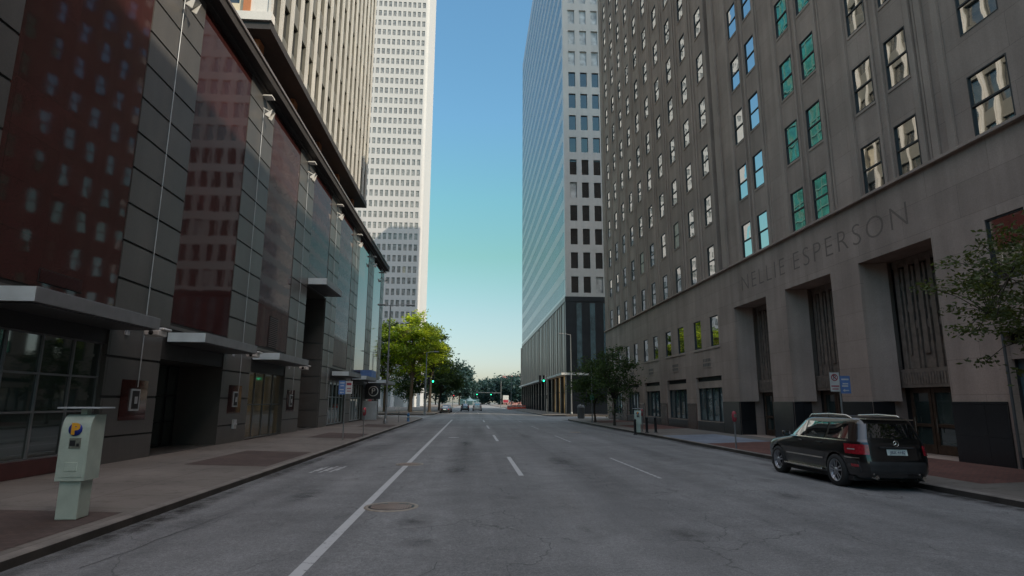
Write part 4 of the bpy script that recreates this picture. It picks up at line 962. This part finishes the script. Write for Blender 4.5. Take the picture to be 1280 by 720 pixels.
# ------------------------------------------------------------------ street furniture
def rounded_prism(m, y0, y1, prof_xz):
    n = len(prof_xz); a = [(x, y0, z) for x, z in prof_xz]; b = [(x, y1, z) for x, z in prof_xz]
    m.poly(a); m.poly(b[::-1])
    for i in range(n): j = (i+1) % n; m.poly([a[i], b[i], b[j], a[j]])
def pay_station(label, loc, rz, s=1.):
    t = thing('pay_station', label, 'parking machine', loc, rz)
    m = MB(); m.box(-.165, .165, -.16, .22, 0, .64); m.build('pedestal', M['kiosk'], t, False, bevel=.012)
    m = MB()   # upper cabinet: front face at -y, sloping shoulder at the front top
    pr = [(-.20,.62),(-.20,1.42)] + [(-.20+.16*(1-math.cos(a*math.pi/12)), 1.42+.28*math.sin(a*math.pi/12)) for a in range(1,7)] + [(.26,1.70),(.26,.62)]
    a = [(-.225, y, z) for y, z in pr]; b = [(.225, y, z) for y, z in pr]; m.poly(a); m.poly(b[::-1])
    for i in range(len(pr)): j = (i+1) % len(pr); m.poly([a[i], b[i], b[j], a[j]])
    m.build('cabinet', M['kiosk'], t, False, bevel=.018)
    m = MB(); m.box(-.19, .19, -.207, -.201, .68, 1.415); m.build('front_panel', M['kiosk'], t, False, bevel=.003)
    m = MB(); m.box(-.05, .05, -.03, .12, 1.70, 1.80); m.build('neck', M['kiosk'], t, False, bevel=.01)
    m = MB(); m.box(-.34, .34, -.20, .30, 1.80, 1.828); m.build('solar_panel', M['alum'], t, False, bevel=.006)
    m = MB(); m.lathe([(.105,-.208),(.105,-.222),(.0,-.222)], (.0, 0, 1.46), 28, 'y'); ds = m.build('sign_disc', M['blue'], t, False)
    o = text_part('P', 'sign_letter', M['yellow'], None, .24, frame(0, (1,0,0), (0,0,1), (.0, -.2235, 1.46)), .003, 1.0, 1, .016); o.parent = ds
    m = MB(); m.box(-.07, .11, -.222, -.208, 1.15, 1.32); sc_ = m.build('screen', M['screen'], t, False, bevel=.004)
    m = MB(); m.box(-.055, .03, -.226, -.2225, 1.19, 1.28); m.box(.05, .09, -.226, -.2225, 1.18, 1.23); m.build('keypad', M['darkmetal'], sc_, False)
    m = MB(); m.box(-.10, .10, -.214, -.2075, .78, .92); m.build('ticket_slot', M['kiosk'], t, False, bevel=.004)
    return t
pay_station('pale green parking pay station with blue P disc on left sidewalk', (-6.66, 10.98, .045), R(4))
pay_station('pale pay station between black bollards on the right sidewalk', (11.3, 40.3, .03), R(-15)).scale = (1,1,.86)
def meter(label, loc, mat, h=1.15):
    t = thing('parking_meter', label, 'parking meter', loc)
    m = MB(); m.tube([(0,0,-.02),(0,0,h)], .033, 10); m.build('post', M['steel'], t, False)
    m = MB(); m.lathe([(.05,h),(.09,h+.06),(.10,h+.2),(.10,h+.30),(.085,h+.40),(.04,h+.46),(0,h+.47)], (0,0,0), 16); m.build('meter_head', mat, t, False)
    m = MB(); m.box(-.05,.05,-.112,-.095,h+.2,h+.33); m.build('display', M['screen'], t, False)
    return t
meter('red-hooded parking meter at the left kerb below the small canopies', (-6.05, 35.2, .03), M['meterred'])
meter('red-hooded parking meter on the right sidewalk ahead of the parked car', (11.75, 26.3, .03), M['meterred'])
meter('red-topped meter on the right sidewalk just behind the pay station', (11.9, 41.4, .03), M['meterred'], 1.05)
def bollard(label, loc):
    t = thing('bollard', label, 'bollard', loc, 0, 'black bollards on right sidewalk')
    m = MB(); m.lathe([(.085,0),(.085,.92),(.10,.93),(.10,.98),(.07,1.03),(0,1.05)], (0,0,0), 16); m.build('post', M['blackpost'], t, False)
    m = MB(); m.lathe([(.14,-.01),(.14,.03),(.09,.06)], (0,0,0), 16); m.build('foot', M['blackpost'], t, False)
for x, lab in ((10.98, 'left'), (11.78, 'middle'), (12.38, 'right')):
    bollard({'left': 'black bollard left of the pale pay station', 'middle': 'black bollard right beside the pale pay station', 'right': 'black bollard farthest from the kerb near shop windows'}[lab], (x if x > KR else KR+.3 if False else x, 39.9, -.12 if x < KR else .03))
def sign_post(label, loc, h, plates):
    t = thing('sign_post', label, 'street sign', loc)
    m = MB(); m.tube([(0,0,-.03),(0,0,h)], .03, 8); m.build('post', M['steel'], t, False)
    for x0, x1, z0, z1, mat, kind in plates:
        m = MB(); m.box(x0, x1, -.045, -.035, z0, z1); p = m.build('sign_plate', M[mat], t, False, bevel=.003); xc = (x0+x1)/2; w_ = x1-x0; y = -.047
        if kind == 'nopark':
            q = MB(); q.lathe([(w_*.36,y),(w_*.36,y-.002),(w_*.27,y-.002),(w_*.27,y)], (xc,0,z1-w_*.5), 24, 'y', cap=False); q.build('ring', M['signred'], p, False)
            o = text_part('P', 'letter', M['blackpost'], None, w_*.62, frame(0,(1,0,0),(0,0,1),(xc,y-.001,z1-w_*.5)), .001); o.parent = p
            q = MB(); c = z1-w_*.5; d = w_*.22; q.poly([(xc-d-.012,y-.004,c+d-.012),(xc-d+.012,y-.004,c+d+.012),(xc+d+.012,y-.004,c-d+.012),(xc+d-.012,y-.004,c-d-.012)]); q.build('slash', M['signred'], p, False)
            q = MB(); q.box(x0+.03, x1-.03, y-.002, y, z0+.16, z0+.20); q.box(x0+.06, x1-.06, y-.002, y, z0+.07, z0+.10); q.build('legend', M['signred'], p, False)
        elif kind == 'blue':
            q = MB(); q.box(x0+.05, x1-.05, y-.002, y, z1-.14, z1-.09); q.box(x0+.08, x1-.08, y-.002, y, z1-.28, z1-.24); q.box(x0+.05, x1-.09, y-.002, y, z0+.22, z0+.27)
            q.poly([(x0+.06,y-.002,z0+.10),(x0+.14,y-.002,z0+.05),(x0+.14,y-.002,z0+.15)]); q.box(x0+.14, x1-.07, y-.002, y, z0+.085, z0+.115); q.build('legend', M['signwhite'], p, False)
        elif kind == 'red':
            q = MB(); q.box(x0+.05, x1-.05, y-.002, y, z1-.2, z1-.08); q.box(x0+.07, x1-.07, y-.002, y, z0+.25, z0+.3); q.box(x0+.07, x1-.07, y-.002, y, z0+.12, z0+.16); q.build('legend', M['signred'], p, False)
sign_post('no parking sign and blue parking sign on one post behind the car', (12.32, 19.3, .03), 3.0, [(-.35,-.02,2.36,2.99,'signwhite','nopark'),(.0,.35,2.30,2.88,'signblue','blue')])
sign_post('blue and white parking signs on a thin post on left sidewalk', (-6.45, 31.6, .03), 3.0, [(-.34,0,2.3,3.0,'signblue','blue'),(.01,.35,2.33,2.97,'signwhite','red')])
# lamps
def lamp(label, loc, h, arms, r=.085, mat='steel', name='street_lamp'):
    t = thing(name, label, 'street lamp', loc)
    m = MB(); m.tube([(0,0,-.05),(0,0,h)], [r*1.25, r*.6], 12); m.build('pole', M[mat], t, False)
    m = MB(); m.lathe([(r*2,-.03),(r*2,.25),(r*1.3,.4)], (0,0,0), 12); m.build('base', M[mat], t, False)
    for dx, dz in arms:
        m = MB(); m.tube([(0,0,h-.1),(dx*.5,0,h-.02+dz*.6),(dx,0,h+dz)], .035, 8); a = m.build('arm', M[mat], t, False)
        m = MB(); s = 1 if dx > 0 else -1; m.box(dx-.1*s, dx+.65*s, -.16, .16, h+dz-.10, h+dz+.04); m.build('lamp_head', M[mat], a, False, bevel=.04)
    return t
lamp('tall double-headed street lamp near the end of the granite building', (-7.35, 53.5, .05), 10.5, [(-.5,.02),(1.5,.02)], .09)
l2 = lamp('single-arm street lamp at the far left corner before the sunlit trees', (-6.7, 90.5, .0), 9.3, [(1.2,.12)], .10)
lamp('tall lamp post with arm beside the dark tower base corner', (15.6, 92.6, .1), 12.4, [(-1.3,.15)], .10)
lamp('slender lamp post at the far kerb near the orange barriers', (11.9, 176, .0), 9.4, [(-1.5,.1)], .10)
def signal(parent, x, y, z, lit='green', face=-1):
    m = MB(); m.box(x-.18, x+.18, y-.1, y+.14, z-.55, z+.55); h = m.build('signal_head', M['blackpost'], parent, False, bevel=.03)
    for i, c in enumerate(('red','amber','green')):
        zz = z + .36 - .36*i
        q = MB(); q.lathe([(0,-.125),(.12,-.12),(.13,-.1)], (x, y, zz), 16, 'y'); q.build('lens', M[c+'_on'] if (c == lit) else M['dark'], h, False)
        q = MB(); q.grid([[(x+.14*math.cos(a), y+yy, zz+.14*math.sin(a)) for a in [R(-10+200*k/8) for k in range(9)]] for yy in (-.1, -.3)]); q.build('visor', M['blackpost'], h, False)
def signal_pole(label, loc, h, arm, heads, cat='traffic light'):
    t = thing('traffic_signal', label, cat, loc)
    m = MB(); m.tube([(0,0,-.05),(0,0,h)], [.12,.09], 12); m.build('pole', M['steel'], t, False)
    if arm: m = MB(); m.tube([(0,0,arm[1]),(arm[0],0,arm[1]+.15)], [.08,.05], 10); m.build('mast_arm', M['steel'], t, False)
    for x, z, lit in heads: signal(t, x, -.12, z, lit)
    m = MB(); m.box(-.16,.16,-.3,-.12,2.5,3.1); m.build('pedestrian_box', M['blackpost'], t, False, bevel=.02)
signal_pole('traffic signal with lit green lamp at far left corner', (-7.0, 93.5, .05), 6.0, (1.15, 5.4), [(1.18, 5.35, 'green'), (.55, 5.1, 'none')])
signal_pole('traffic signal with lit green lamp in front of dark fluted base', (12.5, 98.5, .05), 6.6, (-.55, 6.0), [(-.5, 5.75, 'green'), (-1.1, 5.75, 'none')])
signal_pole('far mast arm signal with two green lamps over the street', (10.4, 206, -.05), 9.2, (-8.6, 5.0), [(-8.2, 4.85, 'green'), (-3.4, 4.8, 'green')])
signal_pole('small signal showing red at the far left kerb', (-4.6-1.4, 206.5, .05), 4.2, None, [(.3, 3.6, 'red')])
# plain pole, cabinet, hydrant, planter
t = thing('steel_pole', 'thin steel pole at right kerb before the small dark tree', 'pole', (12.05, 59.3, .03)); m = MB(); m.tube([(0,0,-.03),(0,0,5.6)], .06, 10); m.build('post', M['steel'], t, False); m = MB(); m.box(-.2,.2,-.075,-.065,2.2,2.75); m.build('sign_plate', M['signgreen'], t, False)
t = thing('trash_container', 'round grey street bin by the crossing on right', 'bin', (13.2, 71.6, .1)); m = MB(); m.lathe([(.36,0),(.42,.1),(.42,1.15),(.46,1.18),(.46,1.26)], (0,0,0), 20); m.build('drum', M['stonegrey'], t, False); m = MB(); m.lathe([(.46,1.262),(.42,1.45),(.28,1.6),(0,1.66)], (0,0,0), 20); m.build('dome_lid', M['stonegrey'], t, False)
t = thing('fire_hydrant', 'small blue fire hydrant at the end of the left kerb', 'hydrant', (-6.2, 61.5, .03))
m = MB(); m.lathe([(.17,-.02),(.17,.05),(.11,.07),(.11,.55),(.14,.58),(.14,.62),(.11,.7),(.05,.77),(.03,.82),(0,.83)], (0,0,0), 16); m.build('barrel', M['hydblue'], t, False)
m = MB(); m.lathe([(.06,-.2),(.06,.2)], (0,0,.45), 12, 'x'); m.lathe([(.075,-.22),(.075,-.1)], (0,0,.42), 12, 'y'); m.build('outlet_cap', M['signwhite'], t, False)
t = thing('thin_post', 'short thin post left of the blue hydrant', 'post', (-6.75, 58, .05)); m = MB(); m.tube([(0,0,-.03),(0,0,1.5)], .03, 8); m.build('post', M['steel'], t, False); m = MB(); m.box(-.32,.1,-.04,-.03,1.15,1.5); m.build('sign_plate', M['signwhite'], t, False)
# barriers, board, far building, pavilion
for i, lab in enumerate(('leftmost orange road barrier on the far kerb', 'second orange road barrier from the left', 'third orange barrier, next to the dark tower base', 'rightmost orange road barrier against the tower columns')):
    t = thing('road_barrier', lab, 'barrier', (10.9+1.35*i, 168+.4*i, -.1 if 10.9+1.35*i < KR else .04), R(6), 'orange road barriers')
    m = MB(); pr = [(-.3,0),(-.3,.25),(-.12,.45),(-.1,1.05),(.1,1.05),(.12,.45),(.3,.25),(.3,0)]; a = [(-.62,y,z) for y,z in pr]; b = [(.62,y,z) for y,z in pr]; m.poly(a); m.poly(b[::-1])
    for k in range(len(pr)): q = (k+1)%len(pr); m.poly([a[k],b[k],b[q],a[q]])
    m.build('shell', M['barrier'], t, False, bevel=.02); m = MB(); m.box(-.5,.5,-.125,-.112,.62,.82); m.build('reflective_band', M['signwhite'], t, False)
t = thing('message_board', 'white and red roadwork board on legs at the far crossing', 'road sign', (12.3, 210, .0)); m = MB(); m.box(-1,1,-.06,.06,1.6,4.2); b = m.build('board', M['signwhite'], t, False); m = MB(); m.box(-.9,.9,-.075,-.062,1.7,2.7); m.build('red_panel', M['signred'], b, False)
for s in (-.8,.8): m = MB(); m.tube([(s,0,-.1),(s,0,1.6)], .05, 8); m.build('leg', M['steel'], t, False)
t = thing('pink_brick_building', 'pink brick building rising behind the far trees', 'building', (34, 430, 0)); m = MB(); m.box(-11,14,0,20,0,20.5); m.build('wall', M['pinkbrick'], t, False); m = MB(); m.box(-13.5,-11,2,20,0,17.5); m.build('glass_wing', M['pinkglass'], t, False)
m = MB()
for k in range(5):
    for i in range(8): m.box(-10+3*i,-8.4+3*i,-.1,-.01,2+3.7*k,4+3.7*k)
m.build('windows', M['pinkglass'], t, False)
t = thing('pavilion', 'pale pointed pavilion roof between the far trees', 'pavilion', (-.6, 372, 0)); t.scale = (.8,.8,.75); m = MB(); m.lathe([(6.2,3.2),(2.6,4.3),(.8,5.6),(.1,7.6),(0,7.7)], (0,0,0), 8, smooth=False); m.build('roof', M['tent'], t, False)
for k in range(6): m = MB(); a = R(60*k); m.tube([(5.6*math.cos(a),5.6*math.sin(a),-.2),(5.6*math.cos(a),5.6*math.sin(a),3.4)], .12, 8); m.build('post', M['white'], t, False)
m = MB(); m.box(-6.5,6.5,6,9,0,3.6); tag(m.build('hedge_wall', M['tentgreen']), 'low teal wall beyond the far crossing under the trees', 'wall').location = (-1, 372, 0)

# ------------------------------------------------------------------ light, sky, camera
SUN = Vector((.773*.80, -.634*.80, .60)).normalized()      # towards the sun
el = math.asin(SUN.z); az = math.atan2(SUN.x, SUN.y)
w = D.worlds.new('World'); sc.world = w; w.use_nodes = True; nt = w.node_tree
bg = nt.nodes['Background']; sky = nt.nodes.new('ShaderNodeTexSky'); sky.sky_type = 'NISHITA'; sky.sun_disc = False
sky.sun_elevation = el; sky.sun_rotation = az; sky.air_density = 1.3; sky.dust_density = .8; sky.ozone_density = 1.2
gn = nt.nodes.new('ShaderNodeMix'); gn.data_type = 'RGBA'; gn.blend_type = 'MULTIPLY'; gn.inputs[0].default_value = 1.; tc = nt.nodes.new('ShaderNodeTexCoord'); sx = nt.nodes.new('ShaderNodeSeparateXYZ'); rp = nt.nodes.new('ShaderNodeValToRGB')
nt.links.new(tc.outputs['Generated'], sx.inputs[0]); nt.links.new(sx.outputs[2], rp.inputs[0])
STOPS = [(.0,(.60,.66,.86)),(.06,(.78,.84,1.0)),(.14,(.82,.93,.92)),(.24,(.74,1.07,.82)),(.33,(.78,1.24,1.04)),(.45,(.88,1.32,1.34)),(.62,(.92,1.38,1.45)),(.76,(7.4,5.1,3.55)),(1.,(7.9,5.4,3.55))]
while len(rp.color_ramp.elements) < len(STOPS): rp.color_ramp.elements.new(.5)
for e_, (p_, c_) in zip(rp.color_ramp.elements, STOPS): e_.position = p_; e_.color = (*c_, 1)
nt.links.new(rp.outputs[0], gn.inputs[7])
nt.links.new(sky.outputs[0], gn.inputs[6]); nt.links.new(gn.outputs[2], bg.inputs[0]); bg.inputs[1].default_value = .14
sl = D.lights.new('sun', 'SUN'); sl.energy = 4.1; sl.angle = R(.5); sl.color = (1., .88, .70)
so = D.objects.new('sun', sl); COL.objects.link(so); so.rotation_euler = SUN.to_track_quat('Z', 'Y').to_euler()
cam = D.cameras.new('camera'); co = D.objects.new('camera', cam); COL.objects.link(co)
cam.sensor_fit = 'HORIZONTAL'; cam.sensor_width = 36.; cam.lens = 741./1280*36; cam.clip_end = 6000; cam.clip_start = .1
rt = Vector((.99762039, -.06875823, .00508654)); up = Vector((-.01794819, -.18776286, .98205039)); fw_ = Vector((.06656898, .97980478, .18855014))
Mx = Matrix((rt, up, -fw_)).transposed().to_4x4(); Mx.translation = Vector((0, 0, 2.0)); co.matrix_world = Mx
sc.camera = co
sc.view_settings.view_transform = 'Standard'; sc.view_settings.look = 'None'; sc.view_settings.exposure = 0; sc.view_settings.gamma = 1
sc.cycles.max_bounces = 6; sc.cycles.caustics_reflective = False; sc.cycles.caustics_refractive = False
try: sc.cycles.use_denoising = True
except Exception: pass
